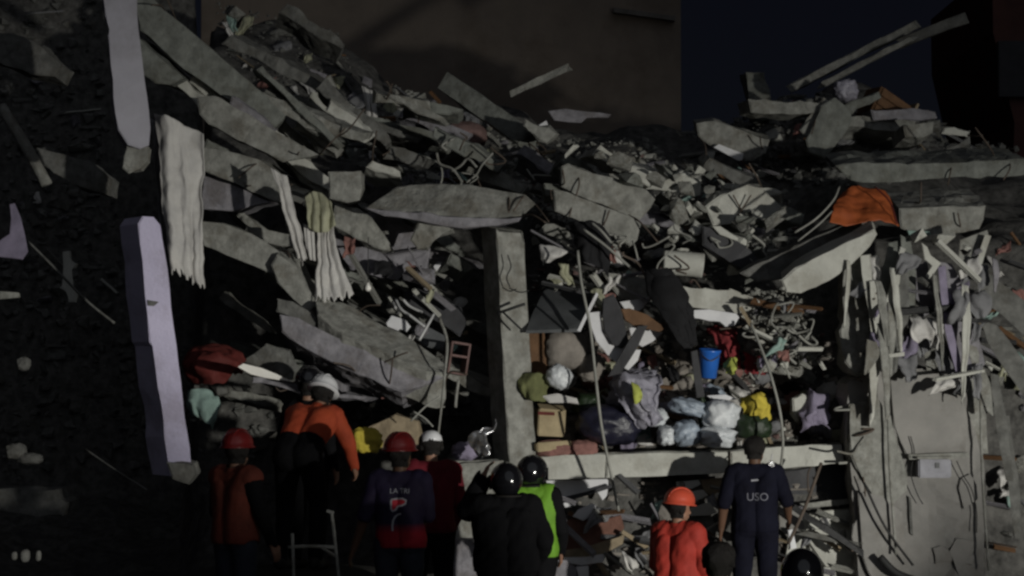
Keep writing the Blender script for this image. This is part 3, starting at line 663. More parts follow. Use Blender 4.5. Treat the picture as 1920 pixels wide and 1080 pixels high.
cloth('tarpaulin', 'crumpled orange tarpaulin on the right of the ruin', 'tarpaulin', [[(1582, 360, 20.2), (1610, 348, 20.3), (1644, 352, 20.3), (1664, 364, 20.4)], [(1562, 384, 19.9), (1600, 386, 19.95), (1640, 382, 20.0), (1676, 396, 20.1)], [(1552, 414, 19.7), (1592, 424, 19.75), (1640, 412, 19.7), (1684, 426, 19.9)]], 'orange_tarp', nu=50, nv=40, folds=1.3, amp=.06, crumple=.03, seed=9)
tube('rod', 'pale thin rod arching left of the orange tarpaulin', 'rod', [(1490, 436, 19.6), (1530, 410, 19.6), (1562, 376, 19.7), (1574, 350, 19.9)], .010, 'cable_pale')
tube('rod', 'second pale rod left of the orange tarpaulin', 'rod', [(1496, 452, 19.6), (1536, 420, 19.6), (1560, 396, 19.7)], .008, 'cable_pale')
tube('rod', 'thin rod bent over the top of the orange tarpaulin', 'rod', [(1640, 350, 20.0), (1668, 378, 19.9), (1682, 420, 19.8)], .008, 'dark_red')

# hanging cables
cab = 'hanging_cable'
tube(cab, 'long pale cable hanging from the slabs past the shadowed beam', 'cable', [(1083, 470, 19.7), (1090, 530, 19.6), (1106, 610, 19.55), (1116, 700, 19.5), (1128, 800, 19.5), (1146, 890, 19.6), (1160, 958, 19.7)], .014, 'cable_pale')
tube(cab, 'pale cable hanging down beside the yellow cloth', 'cable', [(1408, 606, 19.8), (1426, 650, 19.7), (1444, 700, 19.6), (1462, 770, 19.6), (1468, 830, 19.6), (1464, 876, 19.7)], .013, 'cable_pale')
tube(cab, 'ragged rope hanging left of the dark gap', 'rope', [(824, 596, 19.5), (838, 640, 19.4), (834, 700, 19.3), (828, 760, 19.3), (820, 830, 19.3)], .016, 'conc', r2=.009)
tube(cab, 'short pale rod hanging right of the ragged rope', 'rod', [(860, 712, 19.5), (856, 740, 19.5), (854, 764, 19.5)], .014, 'conc')
tube(cab, 'thin cable crossing the dark left side', 'cable', [(52, 452, 19.6), (110, 510, 19.5), (165, 566, 19.5), (215, 606, 19.5)], .011, 'conc_dark')
tube('crossed_sticks', 'thin stick leaning left above the white cap', 'stick', [(770, 790, 18.9), (800, 760, 18.9), (826, 742, 18.9)], .008, 'cable_pale')
tube('crossed_sticks', 'thin stick leaning right above the white cap', 'stick', [(776, 772, 18.9), (796, 784, 18.9), (812, 800, 18.9)], .007, 'cable_pale')
for i, (a, b, lb) in enumerate([((1094, 430), (1180, 500), 'thin pale rod under the lower olive slab'), ((1110, 418), (1146, 455), 'pale lath stuck below the lower olive slab'), ((1186, 452), (1196, 486), 'short pale cable end near the drum')]):
    tube('rod', lb, 'rod', [(a[0], a[1], 19.9), ((a[0] + b[0]) / 2, (a[1] + b[1]) / 2 - 3, 19.85), (b[0], b[1], 19.9)], .012 if i < 2 else .009, 'cable_pale')
lb = tag(empty('ceiling_bulb', P(690, 540, 19.9)), 'small round white bulb hanging on a wire in the dark', 'bulb')
bm = bmesh.new(); lathe(bm, [(.002, -.033), (.018, -.028), (.030, -.012), (.032, .004), (.024, .022), (.013, .036), (.012, .05)], 14); finish(bm, 'globe', 'bulb', lb, True)
tube3('wire', None, None, [(0, 0, .05), (0, .0, .25), (.0, .02, .48)], .004, 'cable_dark', parent=lb)

# under and on the ledge in the middle
slab('table_top', 'dark grey table top lying tilted right of the middle column', 'table', [(1022, 540, 20.6), (1066, 538, 20.6), (1116, 548, 20.5), (1104, 580, 20.2), (1086, 616, 19.95), (1030, 618, 19.9), (986, 620, 19.9), (1000, 584, 20.2)], .03, 'grey_panel', ext=(0, .3, -1), jit=.003, bev=.004)
BD = 'white_board'
slab(BD, 'large bent white board standing right of the dark table top', 'board', [(1104, 586), (1126, 584), (1130, 624), (1150, 648), (1176, 654), (1202, 656), (1196, 676), (1178, 694), (1160, 684), (1138, 664), (1118, 640), (1108, 612)], .03, 'white_board', Y=19.9, jit=.004, bev=.004)
slab(BD, 'white sheet under the grey ledge piece', 'board', [(1162, 566), (1190, 562), (1222, 556), (1206, 576), (1190, 590), (1172, 580)], .03, 'white_board', Y=20.15, jit=.006, bev=.004)
slab(BD, 'white torn board behind the black slanting plank', 'board', [(1180, 616), (1200, 606), (1242, 624), (1224, 640), (1204, 650), (1186, 640)], .03, 'white_board', Y=20.05, jit=.006, bev=.004)
slab(BD, 'thin white lath crossing the corner of the table top', 'board', [(1118, 548), (1122, 552), (1088, 622), (1082, 620)], .02, 'white_board', Y=19.75, jit=.002, bev=.003)
slab(BD, 'white crumpled sheet along the bottom of the cracked ledge', 'board', [(1292, 582), (1330, 580), (1380, 588), (1386, 596), (1376, 610), (1360, 612), (1350, 602), (1330, 602), (1312, 598), (1300, 596)], .03, 'white_board', Y=20.05, jit=.008, bev=.005)
slab('wooden_board', 'brown wooden board lying across the white boards', 'board', [(1164, 580), (1180, 578), (1214, 590), (1248, 616), (1236, 622), (1208, 616), (1190, 612), (1172, 600)], .05, 'wood', Y=19.85, jit=.005, bev=.005)
slab('black_plank', 'black plank slanting across the white boards', 'plank', [(1196, 612), (1214, 610), (1196, 650), (1164, 700), (1140, 706), (1162, 668)], .05, 'dark_panel', Y=19.75, jit=.006, bev=.006)
slab('black_board', 'black leaning panel left of the brown board', 'panel', [(1130, 560), (1150, 552), (1164, 580), (1180, 640), (1168, 652), (1146, 646), (1132, 622)], .05, 'dark_panel', Y=19.85, jit=.008)
cloth('mattress', 'black mattress hanging folded over the cracked ledge', 'mattress', [[(1216, 512, 20.1), (1240, 508, 20.0), (1262, 524, 20.0)], [(1224, 560, 19.95), (1256, 556, 19.85), (1284, 566, 19.9)], [(1246, 606, 19.85), (1276, 606, 19.8), (1300, 606, 19.85)], [(1276, 652, 19.85), (1292, 650, 19.85), (1310, 648, 19.85)]], 'black_cloth', nu=30, nv=30, folds=.8, amp=.03, crumple=.03, seed=12, thick=.09)
cloth('black_cloth', 'black cloth hanging below the lower olive slab', 'cloth', [[(1060, 416, 20.2), (1090, 412, 20.1), (1120, 420, 20.1)], [(1070, 450, 20.1), (1110, 450, 20.0), (1144, 452, 20.0)], [(1086, 490, 20.1), (1120, 500, 20.0), (1134, 514, 20.1)]], 'black_cloth', nu=30, nv=24, folds=2, amp=.04, crumple=.05, seed=14)
cloth('cloth_scrap', 'white cloth caught beside the top of the middle column', 'cloth', [[(1010, 460, 20.2), (1040, 462, 20.2), (1064, 474, 20.2)], [(1016, 476, 20.15), (1040, 480, 20.1), (1064, 476, 20.2)], [(1020, 492, 20.15), (1032, 490, 20.15), (1056, 478, 20.2)]], 'white_cloth', nu=24, nv=16, folds=2, amp=.02, crumple=.03, seed=15)
slab('dark_cabinet', 'dark brown board standing right of the middle column', 'board', [(988, 624), (1020, 622), (1024, 660), (1026, 704), (1000, 706), (990, 680)], .06, 'wood', Y=20.25, jit=.006)
lump('pillow', 'large brownish grey pillow under the table top', 'pillow', 1060, 656, 20.35, 78, 76, 'pink_cloth', seed=2, amp=.1, pw=3)
MATS['pillow_grey'] = mat('pillow_grey', (.27, .245, .22), .9, bump=.3, bscale=20, stain=.5)
bpy.data.objects['pillow'].data.materials[0] = MATS['pillow_grey']
lump('bundle', 'round grey bundle behind the pale hanging cable', 'bundle', 1108, 690, 20.3, 52, 50, 'pillow_grey', seed=9, amp=.16)
lump('bundle', 'brown green bundle beside the pillow', 'bundle', 1102, 646, 20.5, 40, 50, 'pillow_grey', seed=19, amp=.16)
cloth('green_cloth', 'olive green cloth draped beside the middle column', 'cloth', [[(974, 700, 20.0), (1000, 696, 19.95), (1028, 704, 20.0)], [(972, 720, 19.95), (1000, 722, 19.85), (1028, 726, 19.95)], [(976, 738, 20.0), (1000, 752, 19.9), (1020, 756, 20.0)]], 'olive_cloth', nu=30, nv=20, folds=2, amp=.03, crumple=.04, seed=16)
lump('plastic_bag', 'tied white plastic bag beside the olive cloth', 'bag', 1048, 707, 19.95, 48, 44, 'bag_white', seed=4, amp=.12, rot=.5)
bx = tag(empty('carton', P(1030, 792, 20.1)), 'beige cardboard carton on the slab beside the middle column', 'carton')
box3('body', None, None, (0, .06, 0), (.26, .24, .26), 'cardboard', parent=bx, bev=.008, rot=(0, .05, .2))
box3('flap', None, None, (.02, -.02, .14), (.25, .16, .012), 'cardboard', parent=bx, bev=.003, rot=(.3, .08, .2))
box3('label_strip', None, None, (-.03, -.08, .085), (.16, .012, .03), 'dark_red', parent=bx, bev=.003, rot=(0, .05, .2))
box3('carton', 'flat crushed carton lying under the beige carton', 'carton', P(1032, 836, 20.1), (.32, .25, .07), 'cardboard', (0, -.05, .3), jit=.012)
lump('red_bundle', 'dull red bundle of cloth on the beam edge', 'bundle', 1040, 842, 20.12, 72, 34, 'pink_cloth', seed=5, amp=.14, flat=1)
lump('red_bundle', 'pinkish folded cloth right of the dull red bundle', 'bundle', 1092, 842, 20.12, 56, 34, 'pink_cloth', seed=8, amp=.14, flat=1)
slab('white_rag', 'white crumpled rags below the tied white bag', 'rag', [(1018, 744), (1046, 738), (1082, 748), (1084, 756), (1056, 754), (1030, 756)], .05, 'white_cloth', Y=19.95, jit=.015)
lump('sack', 'large dark blue sack behind the pale hanging cable', 'sack', 1140, 796, 20.15, 118, 74, 'bag_navy', seed=7, amp=.12, rot=.15)
lump('sack', 'dark crumpled sack left of the grey plastic bag', 'sack', 1104, 760, 20.35, 60, 46, 'bag_green', seed=17, amp=.14)
cloth('plastic_bag', 'crumpled translucent grey plastic bag below the boards', 'bag', [[(1146, 706, 20.2), (1180, 694, 20.1), (1226, 704, 20.2)], [(1156, 740, 20.0), (1192, 732, 19.85), (1236, 736, 20.0)], [(1180, 772, 19.95), (1214, 770, 19.85), (1240, 760, 20.0)], [(1206, 796, 20.0), (1226, 796, 19.95), (1246, 784, 20.0)]], 'bag_grey', nu=44, nv=40, folds=3, amp=.04, crumple=.09, seed=18)
lump('plastic_bag', 'grey puffy bag filled behind the crumpled one', 'bag', 1190, 736, 20.3, 90, 90, 'bag_grey', seed=21, amp=.2)
cloth('yellow_rag', 'thin yellow rag on the grey plastic bag', 'rag', [[(1184, 716, 19.8), (1196, 722, 19.8)], [(1188, 736, 19.75), (1204, 738, 19.75)], [(1194, 760, 19.8), (1204, 750, 19.8)]], 'lime_cloth', nu=10, nv=12, folds=1, amp=.01, crumple=.02, seed=3)
SK = 'sack'
for (lbl, px, py, y, w, h, m, sd) in [
    ('blue grey folded sack on top of the white sacks', 1292, 764, 20.15, 70, 34, 'bag_blue', 31),
    ('upright pale blue sack at the left of the stack', 1287, 814, 20.08, 52, 52, 'bag_blue', 32),
    ('big pale blue plastic sack on top right of the stack', 1352, 778, 20.1, 66, 58, 'bag_white', 33),
    ('white plastic sack at the bottom right of the stack', 1344, 820, 20.06, 66, 44, 'bag_white', 34),
    ('small white sack left of the sack stack', 1249, 818, 20.1, 34, 40, 'bag_white', 35),
    ('thin white folded sack left behind the stack', 1228, 784, 20.25, 44, 40, 'bag_white', 36),
    ('dim bundle wedged between the stacked sacks', 1318, 776, 20.25, 22, 70, 'bag_green', 37)]:
    lump(SK, lbl, 'sack', px, py, y, w, h, m, seed=sd, amp=.2, pw=2.7, depth=.34, freq=1.5, flat=1, rot=math.sin(sd * 3.7) * .22)
slab('white_board', 'flat white slat lying on the white sacks', 'board', [(1326, 742), (1360, 740), (1384, 748), (1340, 752)], .06, 'white_board', Y=20.2, jit=.005)
bk = tag(empty('bucket', P(1328, 708, 20.15)), 'bright blue plastic bucket among the red clothes', 'bucket'); bk.rotation_euler = (.1, .06, 0)
bm = bmesh.new(); lathe(bm, [(.076, 0), (.098, .24), (.104, .245), (.106, .262), (.098, .268), (.092, .25), (.072, .012)], 32, cap=True); finish(bm, 'body', 'blue_plastic', bk, True)
tube3('handle', None, None, [(-.1, 0, .24), (-.06, -.085, .2), (.0, -.115, .17), (.06, -.085, .2), (.1, 0, .24)], .005, 'steel', parent=bk)
slab('black_plank', 'black upright plank left of the blue bucket', 'plank', [(1296, 660), (1308, 656), (1314, 700), (1322, 744), (1306, 746), (1300, 700)], .05, 'dark_panel', Y=20.0, jit=.006, bev=.006)
for (lbl, rows, m, sd) in [
    ('red crumpled cloth behind the blue bucket', [[(1324, 612, 20.5), (1352, 610, 20.45), (1376, 622, 20.5)], [(1336, 640, 20.35), (1364, 640, 20.25), (1392, 650, 20.35)], [(1346, 680, 20.3), (1366, 684, 20.2), (1396, 684, 20.3)]], 'red_cloth', 41),
    ('dark red cloth beside the pale hanging cable', [[(1392, 656, 20.4), (1412, 660, 20.35), (1432, 668, 20.4)], [(1396, 684, 20.3), (1414, 684, 20.2), (1434, 690, 20.3)], [(1400, 706, 20.3), (1416, 708, 20.25), (1432, 704, 20.3)]], 'red_cloth', 42),
    ('pale yellow green cloth in front of the red one', [[(1360, 684, 20.15), (1376, 676, 20.1), (1394, 678, 20.15)], [(1364, 692, 20.1), (1378, 690, 20.0), (1394, 690, 20.1)], [(1368, 700, 20.1), (1380, 702, 20.05), (1390, 698, 20.1)]], 'lime_cloth', 43),
    ('yellow cloth lying right of the white sacks', [[(1384, 748, 20.15), (1410, 738, 20.1), (1436, 744, 20.15)], [(1386, 764, 20.05), (1412, 758, 19.95), (1438, 768, 20.05)], [(1394, 776, 20.05), (1416, 778, 20.0), (1436, 790, 20.05)]], 'yellow_cloth', 44),
    ('violet grey sheet lying at the right end of the slab', [[(1500, 756, 20.2), (1524, 736, 20.1), (1552, 742, 20.2)], [(1496, 784, 20.0), (1524, 770, 19.95), (1558, 776, 20.1)], [(1490, 808, 20.0), (1516, 800, 19.95), (1550, 806, 20.0)]], 'violet_cloth', 45)]:
    cloth('clothing', lbl, 'cloth', rows, m, nu=36, nv=30, folds=2, amp=.03, crumple=.08, seed=sd)
lump('sack', 'dark green sack under the yellow cloth', 'sack', 1412, 800, 20.1, 66, 54, 'bag_green', seed=51, amp=.12, flat=1)
lump('white_bottle', 'small white container among the red clothes', 'bottle', 1424, 682, 20.1, 10, 22, 'bag_white', seed=3, amp=.02, pw=3, depth=.06, sub=3)
slab('concrete_chunk', 'pale square broken lump above the violet sheet', 'chunk', [(1486, 748), (1504, 736), (1516, 744), (1514, 770), (1496, 790), (1486, 780)], .2, 'conc_light', Y=20.1, jit=.02)
slab('concrete_chunk', 'broad grey lump with a pale edge right of the dark red cloth', 'chunk', [(1430, 670), (1460, 662), (1516, 660), (1520, 680), (1500, 706), (1470, 700), (1440, 696)], .3, 'conc', Y=20.4, jit=.02)
slab('concrete_chunk', 'upright thin pale shard beside the dark right hollow', 'chunk', [(1532, 676), (1540, 676), (1550, 692), (1544, 694)], .06, 'conc_light', Y=20.0, jit=.006)

# things left of the middle column
ch = tag(empty('chair', P(770, 640, 20.1)), 'overturned white metal chair left of the dark gap', 'chair')
def cp(px, py, y): return P(px, py, y) - ch.location
for nm, pts in [('leg', [(742, 562, 20.1), (752, 580, 20.0), (772, 594, 19.95), (798, 614, 19.9)]), ('leg', [(814, 588, 20.0), (802, 610, 19.9), (786, 638, 19.85)]),
                ('leg', [(752, 578, 20.0), (744, 592, 20.1)]), ('back_rail', [(756, 562, 20.2), (768, 574, 20.2), (792, 586, 20.2)]), ('leg', [(736, 566, 20.3), (742, 578, 20.2)])]:
    tube3(nm, None, None, [cp(*p) for p in pts], .013, 'steel_white', parent=ch)
sp = slab('seat', None, None, [(724, 606), (734, 592), (760, 600), (770, 612), (762, 622), (750, 616), (746, 620), (726, 612)], .04, 'white_board', Y=20.0, parent=ch, jit=.003, bev=.004)
for q in sp.data.vertices: q.co -= ch.location
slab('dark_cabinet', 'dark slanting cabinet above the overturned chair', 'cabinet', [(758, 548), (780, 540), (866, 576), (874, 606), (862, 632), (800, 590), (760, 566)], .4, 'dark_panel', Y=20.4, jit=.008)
slab('dark_cabinet', 'dark teal board under the overturned chair', 'board', [(770, 618), (800, 612), (836, 630), (832, 658), (790, 648)], .08, 'grey_panel', Y=20.3, jit=.008)
rb = tag(empty('red_crate', P(856, 672, 19.95)), 'empty reddish crate right of the ragged rope', 'crate'); rb.rotation_euler = (0, .15, .3)
for (dx, dz, sx, sz) in ((-.085, 0, .02, .3), (.085, 0, .02, .3), (0, -.14, .15, .02), (0, .14, .15, .02), (0, .02, .15, .02)):
    box3('side', None, None, (dx, 0, dz), (sx, .2, sz), 'brick_dim', parent=rb, bev=.003)
slab('white_board', 'small bright sliver of board in the dark opening', 'board', [(812, 500), (830, 480), (836, 486), (818, 508)], .02, 'white_board', Y=21.5, jit=.003, bev=.003)
slab('white_board', 'bright pointed shard standing in the dark opening', 'board', [(846, 506), (842, 530), (836, 548), (830, 542), (820, 532), (832, 526)], .03, 'white_board', Y=21.2, jit=.004, bev=.003)
lump('yellow_bag', 'yellow bag in front of the orange shirted rescuer', 'bag', 686, 826, 18.7, 60, 48, 'yellow_cloth', seed=61, amp=.16)
slab('concrete_chunk', 'beige slab piece lying behind the yellow bag', 'chunk', [(690, 800), (740, 780), (780, 790), (790, 830), (740, 840), (700, 836)], .3, 'wood_pale', Y=19.4, jit=.02)
cloth('plastic_wrap', 'shiny crumpled plastic wrap left of the middle column', 'wrap', [[(884, 826, 19.5), (900, 808, 19.5), (930, 776, 19.6)], [(886, 842, 19.45), (902, 830, 19.4), (922, 806, 19.5)], [(896, 862, 19.45), (906, 852, 19.4), (918, 838, 19.5)]], 'foil', nu=30, nv=24, folds=2, amp=.03, crumple=.09, seed=62)
lump('bundle', 'violet grey heap of cloth left of the shiny wrap', 'bundle', 872, 846, 19.8, 50, 34, 'violet_cloth', seed=63, amp=.16)
# dark left hollow
cloth('tarpaulin', 'dark red tarpaulin bulging right of the leaning column', 'tarpaulin', [[(352, 672, 19.2), (384, 644, 19.2), (436, 650, 19.2), (452, 676, 19.2)], [(346, 690, 19.0), (380, 676, 18.8), (430, 676, 18.85), (456, 696, 19.0)], [(350, 712, 19.1), (380, 716, 18.9), (420, 712, 18.9), (446, 708, 19.1)]], 'dark_red', nu=40, nv=30, folds=1.5, amp=.03, crumple=.06, seed=64)
slab('metal_sheet', 'bright metal strip slanting above the crowd at the left', 'sheet', [(446, 688, 18.1), (456, 682, 18.15), (490, 690, 18.4), (520, 702, 18.6), (548, 716, 18.8), (520, 712, 18.6), (496, 708, 18.45), (470, 702, 18.25)], .03, 'bulb', Y=18.5, jit=.003, bev=.004)
slab(S, 'grey fallen plate just above the bright metal strip', C_, [(450, 676), (500, 640), (540, 660), (560, 690), (548, 714), (500, 694)], .15, 'conc_dark', Y=19.4, jit=.03)
cloth('green_cloth', 'pale green torn cloth right of the foot of the leaning column', 'cloth', [[(350, 738, 18.9), (376, 734, 18.9), (404, 744, 18.9)], [(354, 758, 18.85), (380, 760, 18.8), (408, 764, 18.9)], [(358, 782, 18.9), (386, 786, 18.85), (402, 806, 18.9)]], 'mint', nu=30, nv=24, folds=2, amp=.03, crumple=.06, seed=65)
tube('pipe', 'grey pipe leaning in the dark at the far left', 'pipe', [(2, 200, 20.5), (46, 270, 20.4), (88, 346, 20.3)], .055, 'conc', sides=12)
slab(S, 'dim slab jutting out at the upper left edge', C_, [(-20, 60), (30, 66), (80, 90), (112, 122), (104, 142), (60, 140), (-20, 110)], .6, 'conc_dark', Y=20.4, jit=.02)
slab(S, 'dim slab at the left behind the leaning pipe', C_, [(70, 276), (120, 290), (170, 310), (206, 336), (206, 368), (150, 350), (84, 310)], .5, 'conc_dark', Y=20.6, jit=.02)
slab('cloth_scrap', 'pale triangular cloth at the far left edge', 'cloth', [(18, 384), (26, 382), (46, 440), (52, 470), (40, 486), (-10, 480), (-10, 456), (20, 440)], .03, 'violet_cloth', Y=19.5, jit=.01, bev=.006)
pt = slab('broken_post', 'pale broken post standing alone in the dark left', 'post', [(117, 472), (130, 470), (132, 490), (142, 494), (140, 502), (132, 504), (136, 540), (146, 552), (142, 566), (128, 566), (126, 545), (112, 540), (120, 530)], .07, 'conc_light', Y=19.5, jit=.004)
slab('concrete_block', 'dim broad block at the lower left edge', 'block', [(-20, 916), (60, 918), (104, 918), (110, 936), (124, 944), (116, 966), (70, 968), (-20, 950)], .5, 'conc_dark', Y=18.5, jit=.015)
slab('flat_bar', 'pale short bar at the far left edge', 'bar', [(-10, 546), (34, 548), (36, 558), (-10, 562)], .05, 'conc', Y=19.8, jit=.006, bev=.005)
for k, (px, py, w, h, lbl) in enumerate([(27, 1042, 11, 16, 'left of three pale pots in the bottom left corner'), (47, 1042, 18, 24, 'middle and largest of three pale pots in the bottom left corner'), (72, 1042, 10, 20, 'right of three pale pots in the bottom left corner')]):
    lump('pot', lbl, 'pot', px, py, 17.0, w, h, 'conc_dark', seed=70 + k, amp=.04, pw=2.6, sub=3)
for k, (px, py, w, h, lbl) in enumerate([(44, 682, 26, 26, 'dim round lump at the far left edge'), (56, 860, 46, 22, 'pale dim bundle above the lower left block'), (30, 846, 40, 30, 'dim bundle beside the pale one at the lower left')]):
    lump('bundle', lbl, 'bundle', px, py, 18.6, w, h, 'conc_dark', seed=80 + k, amp=.12)
tube('rod', 'thin rod lying on the dark ground left of the column foot', 'rod', [(160, 842, 18.2), (215, 880, 18.1), (275, 918, 18.0)], .008, 'conc_dark')

# debris of the crushed ground floor below the pale beam
for (lbl, pts, y, m, nm) in [
    ('long white board wedged under the beam beside the green vest', [(1024, 902), (1080, 900), (1140, 898), (1140, 912), (1100, 926), (1044, 940), (1026, 930)], 20.15, 'white_board', 'white_board'),
    ('dark slanting lath below the long white board', [(1044, 936), (1100, 922), (1146, 908), (1148, 914), (1100, 930), (1048, 944)], 20.05, 'dark_panel', 'lath'),
    ('white triangular board scrap under the long board', [(1118, 920), (1140, 914), (1138, 930), (1130, 938)], 20.1, 'white_board', 'white_board'),
    ('white oval board scrap below the long board', [(1074, 968), (1084, 956), (1110, 944), (1118, 948), (1108, 968), (1094, 976)], 19.95, 'white_board', 'white_board'),
    ('thin white scrap left of the oval one', [(1054, 944), (1084, 938), (1076, 948), (1060, 952)], 20.0, 'white_board', 'white_board'),
    ('broad reddish brown board below the white scraps', [(1046, 984), (1070, 972), (1120, 978), (1164, 966), (1170, 990), (1150, 1012), (1100, 1024), (1048, 1038)], 20.0, 'brick_red', 'wooden_board'),
    ('dim brown board beside the red jacketed man', [(1050, 1032), (1100, 1026), (1160, 1008), (1172, 1000), (1168, 1020), (1130, 1040), (1060, 1052)], 19.9, 'wood_pale', 'wooden_board'),
    ('white sheet at the bottom beside the green vest', [(1058, 1046), (1100, 1044), (1140, 1038), (1130, 1054), (1090, 1060), (1066, 1056)], 19.85, 'white_board', 'white_board'),
    ('small white sheet at the very bottom edge', [(1080, 1064), (1104, 1062), (1104, 1100), (1090, 1100)], 19.8, 'white_board', 'white_board'),
    ('violet grey slab at the bottom right of the green vest', [(1046, 1050), (1062, 1050), (1080, 1064), (1084, 1110), (1036, 1110)], 19.8, 'conc_violet', 'concrete_slab'),
    ('short grey block below the white scraps', [(1110, 956), (1120, 954), (1136, 972), (1130, 978), (1118, 970)], 19.9, 'conc', 'concrete_block'),
    ('topmost pale slat fanning out left of the man in navy', [(1268, 904), (1310, 900), (1314, 908), (1298, 916), (1270, 916)], 20.05, 'conc_light', 'pale_plank'),
    ('second pale slat fanning out left of the man in navy', [(1290, 922), (1318, 918), (1328, 930), (1296, 944), (1288, 934)], 20.0, 'conc_light', 'pale_plank'),
    ('lowest broad pale slat left of the man in navy', [(1286, 956), (1300, 950), (1330, 942), (1344, 960), (1330, 966), (1290, 968)], 19.95, 'conc_light', 'pale_plank'),
    ('dim olive board behind the fanned pale slats', [(1312, 900), (1362, 896), (1364, 940), (1340, 936), (1320, 920)], 20.15, 'wood_pale', 'wooden_board'),
    ('dark sheet between the red jacket and the man in navy', [(1286, 972), (1332, 966), (1344, 990), (1340, 1030), (1300, 1040), (1288, 1000)], 20.0, 'conc_dark', 'metal_sheet'),
    ('grey torn sheet right of the man in navy', [(1460, 950), (1478, 940), (1500, 960), (1510, 990), (1480, 1010), (1462, 990)], 19.9, 'wall_paint', 'metal_sheet'),
    ('bright white lath behind the black helmet', [(1478, 994), (1486, 992), (1494, 1028), (1482, 1030)], 19.6, 'white_board', 'lath'),
    ('pale small triangle of board above the grey rail', [(1512, 990), (1530, 968), (1540, 976), (1536, 992)], 19.9, 'conc_light', 'white_board')]:
    slab(nm, lbl, 'board' if 'board' in nm else nm.split('_')[-1], pts, .04, m, Y=y, jit=.006, bev=.005)
tube('rod', 'pale thin rod slanting left of the man in navy', 'rod', [(1300, 1006, 19.7), (1330, 990, 19.7), (1362, 970, 19.7)], .010, 'cable_pale')
for k in range(3): pass

# ================================================================== loose rubble, piece by piece
CH = []
for i in range(12):
    bm = bmesh.new(); rs = random.Random(100 + i)
    fl_ = rs.uniform(.35, .9)
    for k in range(20): bm.verts.new((rs.uniform(-.5, .5), rs.uniform(-.5, .5), rs.uniform(-.5, .5) * fl_))
    r = bmesh.ops.convex_hull(bm, input=bm.verts[:])
    bmesh.ops.delete(bm, geom=[g for g in r['geom_interior'] if isinstance(g, bmesh.types.BMVert)], context='VERTS')
    bmesh.ops.recalc_face_normals(bm, faces=bm.faces[:])
    CH.append(bm)
CHM = {}
def chunk_mesh(i, m):
    if (i, m) not in CHM:
        me = bpy.data.meshes.new('concrete_chunk'); CH[i].to_mesh(me); me.materials.append(MATS[m]); CHM[(i, m)] = me
    return CHM[(i, m)]
def plank_mesh(m):
    if ('p', m) not in CHM:
        bm = bmesh.new(); bmesh.ops.create_cube(bm, size=1)
        for v in bm.verts: v.co += Vector((rnd(.03), rnd(.1), rnd(.1)))
        me = bpy.data.meshes.new('lath'); bm.to_mesh(me); bm.free(); me.materials.append(MATS[m]); CHM[('p', m)] = me
    return CHM[('p', m)]
def zone_pick(rs, poly):
    xs = [p[0] for p in poly]; ys = [p[1] for p in poly]
    while True:
        x, y = rs.uniform(min(xs), max(xs)), rs.uniform(min(ys), max(ys)); c = False
        for i in range(len(poly)):
            (x1, y1), (x2, y2) = poly[i - 1], poly[i]
            if (y1 > y) != (y2 > y) and x < (x2 - x1) * (y - y1) / (y2 - y1) + x1: c = not c
        if c: return x, y
ZONES = [
 ('on the dark upper left heap', [(400, 0), (560, 60), (700, 160), (690, 330), (600, 280), (540, 210), (420, 90)], 26, 14, 24, (.10, .34), ['conc', 'conc_dark', 'conc_green', 'conc_violet']),
 ('in the band of debris above the broad tilted slab', [(650, 230), (740, 160), (860, 180), (1000, 270), (1040, 350), (1000, 372), (780, 342), (690, 350)], 46, 34, 26, (.06, .24), ['conc', 'conc_light', 'conc_light', 'conc_violet']),
 ('among broken slabs right of the middle column', [(1020, 280), (1180, 290), (1330, 320), (1480, 380), (1420, 520), (1300, 480), (1200, 470), (1240, 380), (1140, 320)], 84, 20, 14, (.07, .25), ['conc', 'conc', 'conc_light', 'conc_green']),
 ('in the tangle under the bright slanting beam', [(1400, 540), (1480, 545), (1530, 600), (1520, 690), (1440, 700), (1400, 640)], 34, 8, 4, (.04, .17), ['conc', 'conc_light', 'conc_violet']),
 ('among the bags and clothes on the floor slab', [(1000, 660), (1250, 640), (1300, 700), (1560, 690), (1560, 830), (1000, 840)], 34, 22, 44, (.05, .18), ['conc', 'conc_light', 'pillow_grey']),
 ('in the clutter under the lower olive slab', [(990, 440), (1060, 430), (1230, 470), (1260, 560), (1180, 600), (1000, 560)], 20, 14, 16, (.05, .18), ['conc', 'conc_light', 'conc_violet']),
 ('wedged below the pale beam', [(1020, 905), (1240, 905), (1360, 900), (1470, 960), (1600, 960), (1600, 1070), (1030, 1070)], 20, 34, 14, (.06, .2), ['conc', 'pillow_grey', 'conc_light']),
 ('on the dark heap below the right skyline', [(1300, 250), (1420, 200), (1480, 180), (1600, 180), (1740, 210), (1800, 262), (1900, 290), (1580, 310), (1480, 350), (1320, 320)], 44, 18, 16, (.07, .24), ['conc', 'conc_dark', 'conc_green', 'conc_light']),
 ('in the hollow left of the middle column', [(640, 440), (800, 440), (860, 560), (830, 690), (780, 760), (700, 720), (760, 600), (660, 540)], 30, 16, 12, (.06, .22), ['conc', 'conc_violet', 'conc_dark']),
 ('piled at the right edge of the picture', [(1850, 440), (1920, 430), (1920, 1060), (1880, 1060), (1860, 800)], 18, 16, 10, (.08, .26), ['conc_dark', 'conc', 'conc_violet']),
 ('hung on the broken right wall', [(1600, 450), (1700, 430), (1850, 470), (1870, 720), (1800, 720), (1620, 700)], 14, 3, 26, (.05, .16), ['conc', 'conc_light', 'conc_violet', 'conc_dark']),
 ('in the dark hollow at the far left', [(0, 0), (100, 0), (190, 240), (230, 600), (240, 700), (80, 640), (0, 300)], 14, 5, 3, (.08, .34), ['conc_dark', 'conc', 'conc_violet'])]
rs = random.Random(5)
